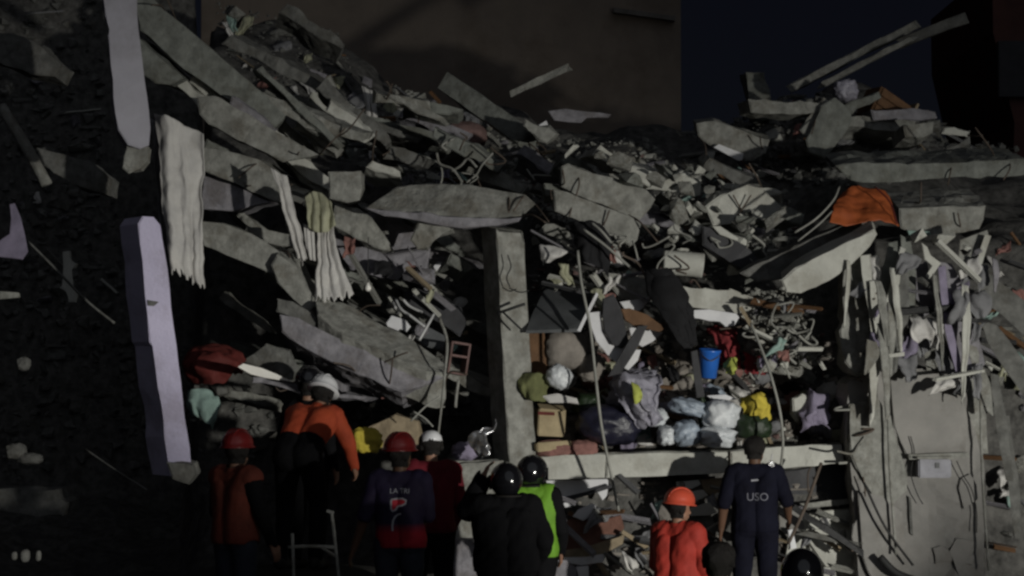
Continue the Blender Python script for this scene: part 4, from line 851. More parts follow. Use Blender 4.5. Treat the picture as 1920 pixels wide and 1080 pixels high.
for (where, poly, nc, npk, ncl, (s0, s1), ms) in ZONES:
    for k in range(nc):
        px, py = zone_pick(rs, poly); y = heap_y(px, py)
        if 'hollow left' in where: y = min(y, 20.2 + rs.random() * .8)
        if 'tangle' in where: y = 19.9 + rs.uniform(0, .5)
        if 'hung on' in where: y = 19.5 + rs.uniform(0, .3)
        if 'wedged' in where: y = 19.95 + rs.uniform(0, .3)
        if 'clutter' in where: y = 20.3 + rs.uniform(0, .9)
        if 'among broken' in where: y = min(y, 20.5 + rs.uniform(0, 1.0) * max(.15, (520 - py) / 230))
        s = s0 + (s1 - s0) * rs.random() ** 2
        o = bpy.data.objects.new('concrete_chunk', chunk_mesh(rs.randrange(12), rs.choice(ms))); COL.objects.link(o)
        o.location = P(px, py, y - s * .25); o.scale = (s * rs.uniform(.8, 1.7), s, s * rs.uniform(.6, 1.1))
        o.rotation_euler = (rs.uniform(-.6, .6), rs.uniform(-.8, .8), rs.uniform(0, 6.3))
        tone = {'conc': 'grey', 'conc_light': 'pale', 'conc_dark': 'dark', 'conc_green': 'olive grey', 'conc_violet': 'bluish grey', 'pillow_grey': 'brownish'}[o.data.materials[0].name]
        size = 'large' if s > s0 + .55 * (s1 - s0) else 'fist sized' if s < s0 + .12 * (s1 - s0) else 'medium'
        tag(o, size + ' ' + tone + ' concrete lump ' + where, 'chunk', 'concrete lumps ' + where)
    for k in range(npk):
        px, py = zone_pick(rs, poly); y = heap_y(px, py)
        if 'hung on' in where: y = 19.45 + rs.uniform(0, .3)
        if 'wedged' in where: y = 19.95 + rs.uniform(0, .25)
        if 'clutter' in where: y = 20.2 + rs.uniform(0, .8)
        if 'tangle' in where: y = 19.8 + rs.uniform(0, .4)
        if 'hollow left' in where: y = min(y, 20.1 + rs.random() * .8)
        L = rs.uniform(.2, .65)
        o = bpy.data.objects.new('lath', plank_mesh(rs.choice(['conc_light', 'wood_pale', 'conc', 'steel', 'wood', 'conc_violet']))); COL.objects.link(o)
        o.location = P(px, py, y - .12); o.scale = (L, rs.uniform(.02, .06), rs.uniform(.012, .04)); o.rotation_euler = (rs.uniform(-1, 1), rs.uniform(-.2, 1.1), rs.uniform(-.7, .7))
        tone = {'conc': 'grey', 'conc_light': 'pale', 'wood_pale': 'yellowish', 'steel': 'metal', 'wood': 'brown', 'conc_violet': 'bluish'}[o.data.materials[0].name]
        tag(o, ('long ' if L > .42 else 'short ') + tone + ' lath ' + where, 'lath', 'laths ' + where)
    for k in range(ncl):
        px, py = zone_pick(rs, poly); y = heap_y(px, py) - .12
        if 'hung on' in where: y = 19.45 + rs.uniform(0, .3)
        if 'wedged' in where: y = 19.95 + rs.uniform(0, .25)
        if 'clutter' in where: y = 20.2 + rs.uniform(0, .8)
        if 'tangle' in where: y = 19.8 + rs.uniform(0, .4)
        if 'hollow left' in where: y = min(y, 20.1 + rs.random() * .8)
        w, hh = rs.uniform(10, 34), rs.uniform(14, 40); sk = rs.uniform(-22, 22)
        cm = rs.choice(['white_cloth', 'grey_cloth', 'violet_cloth', 'white_cloth', 'pink_cloth', 'cream_cloth', 'mint', 'grey_cloth', 'black_cloth'])
        if 'hung on' in where: cm = rs.choice(['white_cloth', 'grey_cloth', 'violet_cloth', 'grey_cloth']); w *= 1.3; hh *= 1.7
        o = cloth('cloth_scrap', ('small ' if w * hh < 450 else 'wide ' if w > hh else 'long ') + {'white_cloth': 'white', 'grey_cloth': 'grey', 'violet_cloth': 'violet', 'pink_cloth': 'pinkish', 'cream_cloth': 'cream', 'mint': 'mint green', 'black_cloth': 'black'}[cm] + ' rag ' + where, 'rag', [[(px, py, y), (px + w, py + rs.uniform(-8, 8), y)], [(px + sk * .5, py + hh * .5, y - .08), (px + w + sk * .4, py + hh * .5, y - .05)], [(px + sk, py + hh, y - .06), (px + w * .7 + sk, py + hh * rs.uniform(.7, 1.1), y - .04)]],
              cm, nu=12, nv=12, folds=1.5, amp=.03, crumple=.06, seed=rs.uniform(0, 50), group='rags ' + where)

# muddled household bundles between the sacks
rs = random.Random(8)
for k in range(46):
    px, py = zone_pick(rs, [(1000, 650), (1240, 640), (1300, 690), (1560, 700), (1560, 825), (1000, 835)])
    mm = rs.choice(['pillow_grey', 'pillow_grey', 'grey_cloth', 'violet_cloth', 'bag_grey', 'white_cloth', 'pink_cloth', 'bag_blue', 'cream_cloth', 'black_cloth', 'conc'])
    w_ = rs.uniform(18, 52); h_ = w_ * rs.uniform(.45, .9); y = heap_y(px, py) - .05
    side = 'left of the white sacks' if px < 1230 else 'around the white sacks' if px < 1400 else 'right of the white sacks'
    lump('cloth_bundle', ('big ' if w_ > 38 else 'small ') + {'pillow_grey': 'brownish', 'grey_cloth': 'grey', 'violet_cloth': 'violet', 'bag_grey': 'shiny grey', 'white_cloth': 'whitish', 'pink_cloth': 'pinkish', 'bag_blue': 'pale blue', 'cream_cloth': 'cream', 'black_cloth': 'black', 'conc': 'dusty'}[mm] + ' bundle crammed ' + side, 'bundle', px, py, y, w_, h_, mm, seed=rs.uniform(0, 90), amp=.3, pw=2.3, rot=rs.uniform(-.6, .6), sub=3, freq=1.7, group='bundles crammed between the sacks')

# tangle of bent reinforcing bars under the bright slanting beam and over the slabs
rs = random.Random(11)
for (where, poly, n, y0) in [('curling under the bright slanting beam', [(1410, 560), (1480, 560), (1520, 620), (1500, 680), (1430, 680)], 12, 19.7), ('sticking from the broken slabs right of the middle column', [(1060, 420), (1200, 440), (1320, 400), (1440, 440), (1300, 500), (1100, 460)], 14, 20.1), ('bent in front of the ragged pillar', [(1590, 700), (1640, 700), (1650, 900), (1600, 900)], 7, 19.6), ('in the debris above the broad tilted slab', [(700, 280), (860, 240), (1000, 320), (960, 360), (760, 340)], 12, 21.3)]:
    for k in range(n):
        px, py = zone_pick(rs, poly); y = y0 + rs.uniform(0, .3); pts = []
        for q in range(4):
            pts.append((px, py, y)); px += rs.uniform(-30, 34); py += rs.uniform(-16, 30); y += rs.uniform(-.08, .08)
        bm_ = rs.choice(['cable_pale', 'rebar', 'conc', 'cable_pale']); rr_ = rs.uniform(.006, .013)
        tube('bent_bar', ('thin ' if rr_ < .0095 else 'thick ') + {'cable_pale': 'pale', 'rebar': 'rusty', 'conc': 'dusty grey'}[bm_] + ' bent bar ' + where, 'bar', pts, rr_, bm_, n=5, sides=6, group='bars ' + where)

# fine rubble that nobody could count
def stuff(name, label, poly, n, s0, s1, m, seed, ylim=None):
    rs = random.Random(seed); vs, fs = [], []
    base = []
    for b in CH:
        b.verts.ensure_lookup_table(); b.verts.index_update()
        base.append(([v.co.copy() for v in b.verts], [[v.index for v in f.verts] for f in b.faces]))
    for k in range(n):
        px, py = zone_pick(rs, poly); y = heap_y(px, py)
        if ylim: y = min(y, ylim + rs.uniform(-.15, .25))
        s = s0 + (s1 - s0) * rs.random() ** 3; p = P(px, py, y) + Vector((0, -s * .2, 0))
        bv, bf = base[rs.randrange(len(base))]
        R = Matrix.Rotation(rs.uniform(0, 6.3), 3, 'Z') @ Matrix.Rotation(rs.uniform(0, 6.3), 3, 'X')
        st = Vector((1, 1, 1)) if rs.random() < .75 else Vector((rs.uniform(2, 4), .5, .4))
        o0 = len(vs)
        for v in bv: vs.append(p + R @ Vector((v.x * s * st.x, v.y * s * st.y, v.z * s * st.z)))
        fs += [[i + o0 for i in f] for f in bf]
    me = bpy.data.meshes.new(name); me.from_pydata(vs, [], fs); me.update()
    tag(link(name, me, m), label, None, None, 'stuff')
stuff('fine_rubble', 'fine pale rubble spread over the middle of the ruin', [(640, 220), (740, 160), (1000, 260), (1200, 260), (1480, 360), (1500, 470), (1200, 480), (1000, 400), (700, 350)], 2600, .02, .12, 'conc', 21)
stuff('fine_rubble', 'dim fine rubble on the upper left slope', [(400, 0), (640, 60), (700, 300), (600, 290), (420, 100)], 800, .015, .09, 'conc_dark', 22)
stuff('fine_rubble', 'fine rubble among the bags on the floor slab', [(990, 620), (1560, 640), (1570, 835), (1000, 845)], 2200, .02, .15, 'pillow_grey', 23)
stuff('fine_rubble', 'pale crumbs scattered through the middle of the ruin', [(640, 240), (1000, 290), (1200, 290), (1500, 380), (1560, 690), (1560, 830), (1000, 840), (1000, 420), (700, 350)], 2400, .012, .08, 'conc_light', 41)
stuff('brick_rubble', 'reddish brick crumbs scattered through the middle of the ruin', [(640, 240), (1000, 290), (1200, 290), (1500, 380), (1560, 690), (1560, 830), (1000, 840), (1000, 420), (700, 350)], 700, .02, .09, 'brick_dim', 42)
stuff('fine_rubble', 'dim fine rubble along the right skyline', [(1280, 250), (1400, 210), (1480, 180), (1620, 175), (1740, 210), (1800, 262), (1910, 280), (1910, 310), (1500, 360)], 1800, .02, .14, 'conc_dark', 24)
stuff('fine_rubble', 'fine rubble of the crushed ground floor under the beam', [(1000, 905), (1600, 890), (1610, 1080), (1000, 1080)], 500, .02, .10, 'pillow_grey', 25)
stuff('fine_rubble', 'fine rubble in the tangle under the slanting beam', [(1400, 540), (1500, 550), (1530, 690), (1420, 700)], 700, .015, .09, 'conc', 26, 20.2)
stuff('fine_rubble', 'dim fine rubble in the left hollow', [(0, 0), (180, 0), (240, 600), (500, 700), (880, 700), (880, 850), (400, 860), (0, 900)], 1500, .03, .2, 'conc_dark', 27)
# ================================================================== people
mat('skin', (.30, .17, .115), .55, col2=(.25, .135, .09), scale=10, bump=.08, bscale=60)
mat('skin_dark', (.13, .07, .045), .55, col2=(.10, .055, .035), scale=10, bump=.08, bscale=60)
mat('hair', (.012, .010, .009), .6, bump=.6, bscale=90)
mat('shirt_orange', (.48, .08, .03), .8, col2=(.34, .05, .02), scale=5, bump=.25, bscale=25, stain=.55)
mat('jacket_red', (.44, .042, .028), .75, col2=(.28, .028, .02), scale=5, bump=.25, bscale=22, stain=.55)
mat('vest_orange', (.14, .03, .018), .85, col2=(.08, .02, .013), scale=5, bump=.25, bscale=22, stain=.55)
mat('shirt_red', (.15, .008, .018), .85, bump=.2, bscale=30, stain=.55)
mat('navy', (.009, .0095, .019), .88, col2=(.006, .006, .013), spec=.12, bump=.25, bscale=22, stain=.55)
mat('dark_wear', (.008, .008, .009), .9, col2=(.005, .005, .006), spec=.08, bump=.25, bscale=22)
mat('denim', (.03, .034, .05), .85, bump=.2, bscale=40, stain=.55)
mat('vest_green', (.16, .36, .03), .7, col2=(.10, .22, .02), scale=5, bump=.2, bscale=20)
mat('reflective', (.75, .75, .72), .3, bump=.1, spec=.6)
mat('helmet_black', (.008, .008, .010), .12, col2=(.006, .006, .007), bump=.02, spec=.6, coat=.5)
mat('helmet_white', (.68, .68, .70), .3, col2=(.6, .6, .62), bump=.03, spec=.5)
mat('helmet_red', (.15, .014, .014), .32, col2=(.10, .010, .010), bump=.03, spec=.5)
mat('helmet_orange', (.5, .075, .04), .4, col2=(.6, .08, .04), bump=.05, spec=.4)
mat('boots', (.02, .018, .016), .7, bump=.2)
mat('print_white', (.42, .42, .46), .7, bump=0)
mat('print_grey', (.20, .20, .24), .8, bump=0)
mat('print_red', (.55, .03, .05), .7, bump=0)
# football shirt: navy above, red towards the hem
m = mat('jersey', (.022, .014, .045), .8, col2=(.012, .010, .03), scale=4, bump=.25, bscale=24, stain=.55)
nt = m.node_tree; bs = nt.nodes['Principled BSDF']; old = bs.inputs['Base Color'].links[0].from_socket
tc = nt.nodes.new("ShaderNodeTexCoord"); sx = nt.nodes.new("ShaderNodeSeparateXYZ"); nt.links.new(tc.outputs['Object'], sx.inputs[0])
rp = nt.nodes.new("ShaderNodeMapRange"); rp.inputs['From Min'].default_value = 1.02; rp.inputs['From Max'].default_value = 1.10
nt.links.new(sx.outputs['Z'], rp.inputs['Value'])
mx = nt.nodes.new("ShaderNodeMixRGB"); mx.inputs['Color1'].default_value = (.28, .010, .02, 1); nt.links.new(rp.outputs[0], mx.inputs['Fac']); nt.links.new(old, mx.inputs['Color2']); nt.links.new(mx.outputs[0], bs.inputs['Base Color'])

def cone_verts(a, b, ra, rb, n=12, k=3):
    """closed round cone as verts + faces"""
    a, b = Vector(a), Vector(b); t = (b - a); L = t.length
    t = t.normalized() if L > 1e-6 else Vector((0, 0, 1)); u = t.orthogonal().normalized(); w = t.cross(u)
    prof = [(-math.cos(math.pi / 2 * i / k) * ra, math.sin(math.pi / 2 * i / k) * ra) for i in range(k + 1)] + [(L + math.sin(math.pi / 2 * i / k) * rb, math.cos(math.pi / 2 * i / k) * rb) for i in range(k + 1)]
    vs, fs = [], []
    vs.append(a + t * prof[0][0])
    for (s, r) in prof[1:-1]:
        for j in range(n): vs.append(a + t * s + (u * math.cos(2 * math.pi * j / n) + w * math.sin(2 * math.pi * j / n)) * r)
    vs.append(a + t * prof[-1][0]); m_ = len(prof) - 2; last = len(vs) - 1
    for j in range(n): fs.append((0, 1 + (j + 1) % n, 1 + j)); fs.append((last, 1 + (m_ - 1) * n + j, 1 + (m_ - 1) * n + (j + 1) % n))
    for i in range(m_ - 1):
        for j in range(n): fs.append((1 + i * n + j, 1 + i * n + (j + 1) % n, 1 + (i + 1) * n + (j + 1) % n, 1 + (i + 1) * n + j))
    return vs, fs

def hard_hat(parent, m, c, q, brim=.02, s=1.0):
    bm = bmesh.new()
    lathe(bm, [(.118 + brim, .0), (.12 + brim, .008), (.124, .014), (.121, .05), (.108, .09), (.082, .122), (.045, .14), (.002, .146)], 28, sx=.94 * s, sy=1.12 * s)
    for k in (-1, 0, 1):
        v0 = len(bm.verts)
        pts = [Vector((k * .035, .125 * math.cos(a_) * s, .03 + .118 * math.sin(a_))) for a_ in [i * math.pi / 10 for i in range(11)]]
        vs = []
        for p in pts:
            vs.append([bm.verts.new(p + Vector((dx, 0, 0)) + Vector((0, p.y, p.z)).normalized() * dz) for dx, dz in ((-.007, -.004), (-.005, .007), (.005, .007), (.007, -.004))])
        for A, B in zip(vs, vs[1:]):
            for j in range(4): bm.faces.new((A[j], A[(j + 1) % 4], B[(j + 1) % 4], B[j]))
    o = finish(bm, 'helmet', m, parent, True); o.location = c; o.rotation_mode = 'QUATERNION'; o.rotation_quaternion = q
    return o
def full_helmet(parent, m, c, q):
    bm = bmesh.new(); bmesh.ops.create_icosphere(bm, subdivisions=4, radius=1)
    for v in bm.verts:
        p = v.co
        p.x *= .132; p.y *= .155; p.z *= .15
        if p.z < -.05: p.z = -.05 + (p.z + .05) * .9; p.x *= .95
        if p.y > .06 and -.07 < p.z < .03: p.y -= .02
        p.y *= 1 + .15 * max(0, p.z)
    o = finish(bm, 'helmet', m, parent, True); o.location = c; o.rotation_mode = 'QUATERNION'; o.rotation_quaternion = q
    bm = bmesh.new()
    for i in range(13):
        a_ = math.radians(20 + 140 * i / 12)
        for z in (-.075, -.02, .035): bm.verts.new((.136 * math.cos(a_), .152 * math.sin(a_) , z))
    bm.verts.ensure_lookup_table()
    for i in range(12):
        for j in range(2): bm.faces.new([bm.verts[t_] for t_ in (i * 3 + j, i * 3 + j + 1, i * 3 + 3 + j + 1, i * 3 + 3 + j)])
    v_ = finish(bm, 'visor', 'dark_panel', o, True)
    tube3('rim', None, None, [(.128 * math.cos(a_), .148 * math.sin(a_), -.118) for a_ in [i * math.pi / 8 for i in range(16)]], .008, 'rubber' if 'rubber' in MATS else 'boots', parent=o)
    return o

def decal(name, parent, m, polys, bvh, off=.006):
    """flat print laid on the cloth: triangles in the back plane (x,z) dropped on to the shirt"""
    bm = bmesh.new()
    for poly in polys:
        vs = [bm.verts.new((x, 0, z)) for (x, z) in poly]
        try: bm.faces.new(vs)
        except ValueError: pass
    bmesh.ops.triangulate(bm, faces=bm.faces[:])
    bmesh.ops.subdivide_edges(bm, edges=[e for e in bm.edges if e.calc_length() > .03], cuts=2, use_grid_fill=False)
    bmesh.ops.triangulate(bm, faces=bm.faces[:])
    for v in bm.verts:
        h_ = bvh.ray_cast(Vector((v.co.x, -1.5, v.co.z)), Vector((0, 1, 0)))
        v.co.y = (h_[0].y if h_[0] else -.15) - off
    return finish(bm, name, m, parent)

def stroke(pts, w):
    pts = [Vector((x, z)) for x, z in pts]; L, R = [], []
    for i, p in enumerate(pts):
        t = (pts[min(i + 1, len(pts) - 1)] - pts[max(i - 1, 0)]).normalized(); n = Vector((-t.y, t.x)) * w / 2
        L.append(p + n); R.append(p - n)
    return [[tuple(L[i]), tuple(L[i + 1]), tuple(R[i + 1]), tuple(R[i])] for i in range(len(pts) - 1)]

def text_polys(txt, x0, z0, size):
    cu = bpy.data.curves.new('t', 'FONT'); cu.body = txt; cu.size = size; cu.align_x = 'CENTER'; cu.resolution_u = 3
    ob = bpy.data.objects.new('t', cu); COL.objects.link(ob)
    bpy.context.view_layer.update()
    me = ob.evaluated_get(bpy.context.evaluated_depsgraph_get()).to_mesh()
    out = [[(me.vertices[i].co.x + x0, me.vertices[i].co.y + z0) for i in p.vertices] for p in me.polygons]
    ob.to_mesh_clear() if False else None
    bpy.data.objects.remove(ob); bpy.data.curves.remove(cu)
    return out

def person(label, px, py, Y, yaw, wear, pose={}, H=1.72, hat=None, head_yaw=0, head_pitch=0, skin='skin', hands='relaxed', voxel=.0105, build=1.0, hair_len=0, extra=None, group=None, foot_z=None):
    """Facing +Y (away from the camera) at yaw 0; (px,py) is the top of the head or hat at distance Y."""
    k = H / 1.72
    J = dict(pel=(0, 0, .94), wst=(0, .0, 1.10), che=(0, .01, 1.28), nek=(0, .0, 1.45), hed=(0, .02, 1.60),
             shl=(-.18, 0, 1.41), shr=(.18, 0, 1.41), ell=(-.235, -.03, 1.13), elr=(.235, -.03, 1.13), wrl=(-.25, .05, .89), wrr=(.25, .05, .89),
             hil=(-.095, 0, .92), hir=(.095, 0, .92), knl=(-.11, .02, .50), knr=(.11, .02, .50), anl=(-.115, -.02, .09), anr=(.115, -.02, .09))
    J.update(pose); J = {a_: Vector(v_) * k for a_, v_ in J.items()}
    b = build
    prims = []   # tag, a, b, ra, rb
    def add(t, a_, b_, ra, rb): prims.append((t, Vector(a_), Vector(b_), ra * k, rb * k))
    X = Vector((1, 0, 0)) * k
    for s in (-1, 1):
        add('hips', J['pel'] + X * .075 * s * b, J['wst'] + X * .065 * s * b, .118 * b, .108 * b)
        add('torso', J['wst'] + X * .065 * s * b, J['che'] + X * .085 * s * b, .110 * b, .118 * b)
        add('torso', J['che'] + X * .085 * s * b, J['shl' if s < 0 else 'shr'] * .8 + J['nek'] * .2, .115 * b, .075)
    add('torso', J['shl'], J['shr'], .070, .070)
    add('torso', J['nek'], J['che'], .062, .09)
    add('neck', J['nek'] - Vector((0, 0, .02)), J['hed'] - Vector((0, .01, .03)), .056, .054)
    for s in 'lr':
        add('uparm', J['sh' + s], J['el' + s], .064 * b, .050 * b)
        add('foarm', J['el' + s], J['wr' + s], .047 * b, .031)
        add('leg', J['hi' + s], J['kn' + s], .098 * b, .066 * b)
        add('leg', J['kn' + s], J['an' + s], .064 * b, .046)
        add('shoe' + s, J['an' + s] + Vector((0, -.03, -.035)), J['an' + s] + Vector((0, .14, -.05)), .048, .040)
        # hand: palm, four fingers, thumb
        d = (J['wr' + s] - J['el' + s]).normalized(); sd = -1 if s == 'l' else 1
        fw = (Vector((0, 1, 0)) - d * d.y); fw = fw.normalized() if fw.length > .2 else Vector((0, 0, 1)); ins = d.cross(fw) * 1
        if ins.x * sd > 0: ins = -ins
        pc = J['wr' + s] + d * .05 * k
        for q in (-1, 0, 1): add('hand', J['wr' + s] + fw * .018 * q * k, pc + d * .03 * k + fw * .024 * q * k, .020, .017)
        cu = .5 if hands == 'relaxed' else 1.0
        for q, (ln, of) in enumerate([(.036, .034), (.043, .012), (.040, -.011), (.031, -.033)]):
            f0 = pc + d * .034 * k + fw * of * k
            f1 = f0 + (d + ins * cu * .5).normalized() * ln * k
            f2 = f1 + (d * (1 - cu * .6) + ins * cu).normalized() * ln * .9 * k
            add('hand', f0, f1, .0105, .0100); add('hand', f1, f2, .0100, .0085)
        t0 = J['wr' + s] + d * .03 * k + fw * .026 * k; t1 = t0 + (d * .6 + fw * .8).normalized() * .036 * k; t2 = t1 + (d * .9 + ins * .5).normalized() * .03 * k
        add('hand', t0, t1, .0125, .0110); add('hand', t1, t2, .0110, .0090)
    # head in its own frame
    q = Quaternion((0, 0, 1), head_yaw) @ Quaternion((1, 0, 0), head_pitch)
    hc = J['hed']
    def hp(x, y, z): return hc + q @ (Vector((x, y, z)) * k)
    add('head', hp(0, -.018, .035), hp(0, .018, .03), .082, .078)
    add('head', hp(-.012, .0, .04), hp(.012, .0, .04), .082, .082)
    add('face', hp(0, .035, .0), hp(0, .05, -.06), .066, .044)
    add('face', hp(-.035, .03, -.045), hp(.035, .03, -.045), .036, .036)
    add('face', hp(0, .098, .01), hp(0, .112, -.022), .010, .014)
    add('face', hp(-.02, .092, -.055), hp(.02, .092, -.055), .0095, .0095)
    for s in (-1, 1): add('face', hp(.082 * s, -.005, .015), hp(.084 * s, -.01, -.02), .012, .010)
    vs, fs = [], []
    for (t, a_, b_, ra, rb) in prims:
        v_, f_ = cone_verts(a_, b_, ra, rb, 10 if ra < .03 else 14); o0 = len(vs); vs += v_; fs += [tuple(i + o0 for i in f) for f in f_]
    me = bpy.data.meshes.new('tmp'); me.from_pydata(vs, [], fs); me.update()
    tmp = bpy.data.objects.new('tmp', me); COL.objects.link(tmp)
    rm = tmp.modifiers.new('r', 'REMESH'); rm.mode = 'VOXEL'; rm.voxel_size = voxel; rm.use_smooth_shade = True
    smm = tmp.modifiers.new('s', 'SMOOTH'); smm.iterations = 3; smm.factor = .5
    bpy.context.view_layer.update()
    body = bpy.data.meshes.new_from_object(tmp.evaluated_get(bpy.context.evaluated_depsgraph_get()))
    bpy.data.objects.remove(tmp); bpy.data.meshes.remove(me)
    nv = len(body.vertices); co = np.empty(nv * 3); body.vertices.foreach_get('co', co); co = co.reshape(-1, 3)
    nf = len(body.polygons); cen = np.empty(nf * 3); body.polygons.foreach_get('center', cen); cen = cen.reshape(-1, 3)
    best = np.full(nf, 1e9); tags = np.zeros(nf, int); names = []
    for (t, a_, b_, ra, rb) in prims:
        if t not in names: names.append(t)
        A = np.array(a_); D = np.array(b_) - A; L2 = max(1e-9, D @ D)
        s = np.clip((cen - A) @ D / L2, 0, 1); dist = np.linalg.norm(cen - A - s[:, None] * D, axis=1) - (ra + (rb - ra) * s)
        up = dist < best; best[up] = dist[up]; tags[up] = names.index(t)
    tg = np.array(names)[tags]
    nor = np.empty(nv * 3); body.vertices.foreach_get('normal', nor); nor = nor.reshape(-1, 3)
    top = hp(0, -.01, .125 if hat is None else (.165 if hat[0] == 'full' else .185)) if hat is None or hat[0] != 'cap' else hp(0, 0, .135)
    Rz = Matrix.Rotation(yaw, 3, 'Z')
    root = empty('person', P(px, py, Y) - Rz @ top, yaw)
    tag(root, label, 'person', group)
    fz = root.location.z + min(J['anl'].z, J['anr'].z) - .09 * k
    for s in 'lr':
        fp = Rz @ J['an' + s] + root.location; FEET.append((fp.x, fp.y, fp.z - .085 * k))
    link('body', body, skin, root, smooth=True)
    polys = [tuple(p.vertices) for p in body.polygons]
    rsd = random.random() * 50
    def garment(name, sel, m, off, fold, fr=7.0):
        idx = np.nonzero(sel)[0]; used = {}; vv, ff = [], []
        for i in idx:
            f = []
            for v_ in polys[i]:
                if v_ not in used:
                    used[v_] = len(vv); p = Vector(co[v_]); n_ = Vector(nor[v_])
                    w_ = .5 * noise.noise(Vector(((p.x + p.z * .5) * fr * 1.3, p.y * fr, (p.z - p.x * .6) * fr * .45 + rsd))) + .35 * noise.noise(Vector(((p.x - p.z * .7) * fr * 2.6 + rsd, p.y * fr, p.z * fr * .8)))
                    vv.append(p + n_ * (off + fold * w_))
                f.append(used[v_])
            ff.append(f)
        g = bpy.data.meshes.new(name); g.from_pydata(vv, [], ff); g.update()
        o = link(name, g, m, root, smooth=True)
        so = o.modifiers.new('thick', 'SOLIDIFY'); so.thickness = .006; so.offset = -1
        return o, (vv, ff)
    res = {}
    for (nm, tset, m, off, fold) in wear:
        sel = np.isin(tg, tset)
        up = J['che'].z - J['pel'].z > .3 * k
        if nm == 'trousers': sel |= (tg == 'hips') & ((cen[:, 2] < J['pel'].z + .06 * k) if up else True)
        if nm in ('shirt', 'jacket', 'jersey', 'vest') and up: sel |= (tg == 'hips') & (cen[:, 2] > J['pel'].z - .035 * k)
        if nm in ('shirt', 'jacket', 'jersey', 'vest') and up: sel &= (cen[:, 2] > J['pel'].z - .035 * k) | ~np.isin(tg, ['torso', 'hips', 'leg'])
        res[nm] = garment(nm, sel, m, off, fold)
    if hat is None or hat[0] in ('hard', 'cap'):
        hair_len = hair_len or .025
        loc = np.array([list(q.inverted() @ (Vector(c_) - hc)) for c_ in cen]) / k
        sel = np.isin(tg, ['head', 'face', 'neck']) & ((loc[:, 2] > .075 - .6 * np.maximum(0, loc[:, 1] + .02) * -1) | ((loc[:, 1] < .02) & (loc[:, 2] > -.05 - hair_len))) & ~((loc[:, 1] > .055) & (loc[:, 2] < .075)) & (np.abs(loc[:, 0]) < .092)
        garment('hair', sel, 'hair', .012, .012, 22)
    if hat:
        kind, hm = hat[0], hat[1]
        if kind == 'hard': hard_hat(root, hm, hp(0, .0, .045), q, s=k * 1.02)
        elif kind == 'full': full_helmet(root, hm, hp(0, .005, .015), q)
        elif kind == 'cap':
            sel_bm = bmesh.new(); lathe(sel_bm, [(.1, .0), (.102, .02), (.097, .05), (.075, .085), (.04, .102), (.002, .107)], 24, sx=.95, sy=1.08)
            o = finish(sel_bm, 'cap', hm, root, True); o.location = hp(0, -.005, .03); o.rotation_mode = 'QUATERNION'; o.rotation_quaternion = q
            sel_bm = bmesh.new()
            for i in range(9):
                a_ = math.radians(25 + 130 * i / 8)
                for r_, z_ in ((.094, .012), (.165 - .02 * abs(i - 4) / 4, -.006)): sel_bm.verts.new((r_ * math.cos(a_) * .9, r_ * math.sin(a_) * 1.05, z_))
            sel_bm.verts.ensure_lookup_table()
            for i in range(8): sel_bm.faces.new([sel_bm.verts[j] for j in (2 * i, 2 * i + 2, 2 * i + 3, 2 * i + 1)])
            bb = finish(sel_bm, 'peak', hm, o, True); so = bb.modifiers.new('t', 'SOLIDIFY'); so.thickness = .006
    if extra: extra(root, J, k, {n_: BVHTree.FromPolygons(r_[1][0], r_[1][1]) for n_, r_ in res.items()}, hp)
    return root

A_ALL = ['uparm', 'foarm']; TOP = ['torso']
def W(top, tm, sleeves, trousers, tname='shirt', off=.014, fold=.016):
    return [(tname, TOP + sleeves, tm, off, fold), ('trousers', ['leg'], trousers, .012, .016), ('shoe', ['shoel'], 'boots', .008, .004), ('shoe', ['shoer'], 'boots', .008, .004)]

def officer_extra(root, J, k, bvh, hp):
    b = bvh['shirt']
    decal('back_lettering', root, 'print_grey', text_polys('USO', 0.02, 1.215, .10), b)
    decal('neck_mark', root, 'print_white', [[(-.035, 1.385), (.03, 1.39), (.03, 1.405), (-.035, 1.40)]], b)
    o = box3('shoulder_radio', None, None, J['shr'] + Vector((-.03, -.05, .065)), (.045, .04, .10), 'foil', (0.2, -.5, .2), bev=.01, parent=root)
    tube3('antenna', None, None, [J['shr'] + Vector((-.04, -.04, .1)), J['shr'] + Vector((-.03, -.03, .17))], .006, 'steel_white', parent=root)
person('man in navy uniform with white letters on his back and short black hair', 1415, 818, 19.3, math.radians(-4),
       W(1, 'navy', ['uparm'], 'navy'), dict(elr=(.275, -.04, 1.17), wrr=(.30, .14, 1.02), ell=(-.27, -.04, 1.14), wrl=(-.29, .06, .92)), H=1.78, head_yaw=math.radians(-42), head_pitch=-.12, skin='skin_dark', build=1.05, extra=officer_extra)

def jersey_extra(root, J, k, bvh, hp):
    b = bvh['jersey']
    decal('name_print', root, 'print_white', text_polys('LA TRI', 0.02, 1.335, .055), b)
    out = [(-.045, 1.285), (.0, 1.292), (.045, 1.295), (.075, 1.28), (.07, 1.255), (.04, 1.24), (.005, 1.232), (-.01, 1.205), (-.035, 1.195), (-.045, 1.215)]
    decal('number_fill', root, 'print_red', [out], b, .006)
    decal('number_outline', root, 'print_white', stroke(out + [out[0]], .014), b, .009)
    decal('number_stroke', root, 'print_white', stroke([(.035, 1.175), (.01, 1.17), (-.015, 1.15), (-.03, 1.12), (-.034, 1.08), (-.032, 1.04)], .014), b, .009)
person('man in navy and red football shirt with printed back and red helmet', 748, 812, 17.0, math.radians(-6),
       W(1, 'jersey', ['uparm'], 'denim', 'jersey', .016, .018), dict(ell=(-.265, -.05, 1.13), wrl=(-.36, .0, .88), elr=(.22, .06, 1.14), wrr=(.12, .22, 1.05), pel=(.02, 0, .93)), H=1.74, hat=('hard', 'helmet_red'), head_yaw=math.radians(-35), skin='skin_dark', extra=jersey_extra)
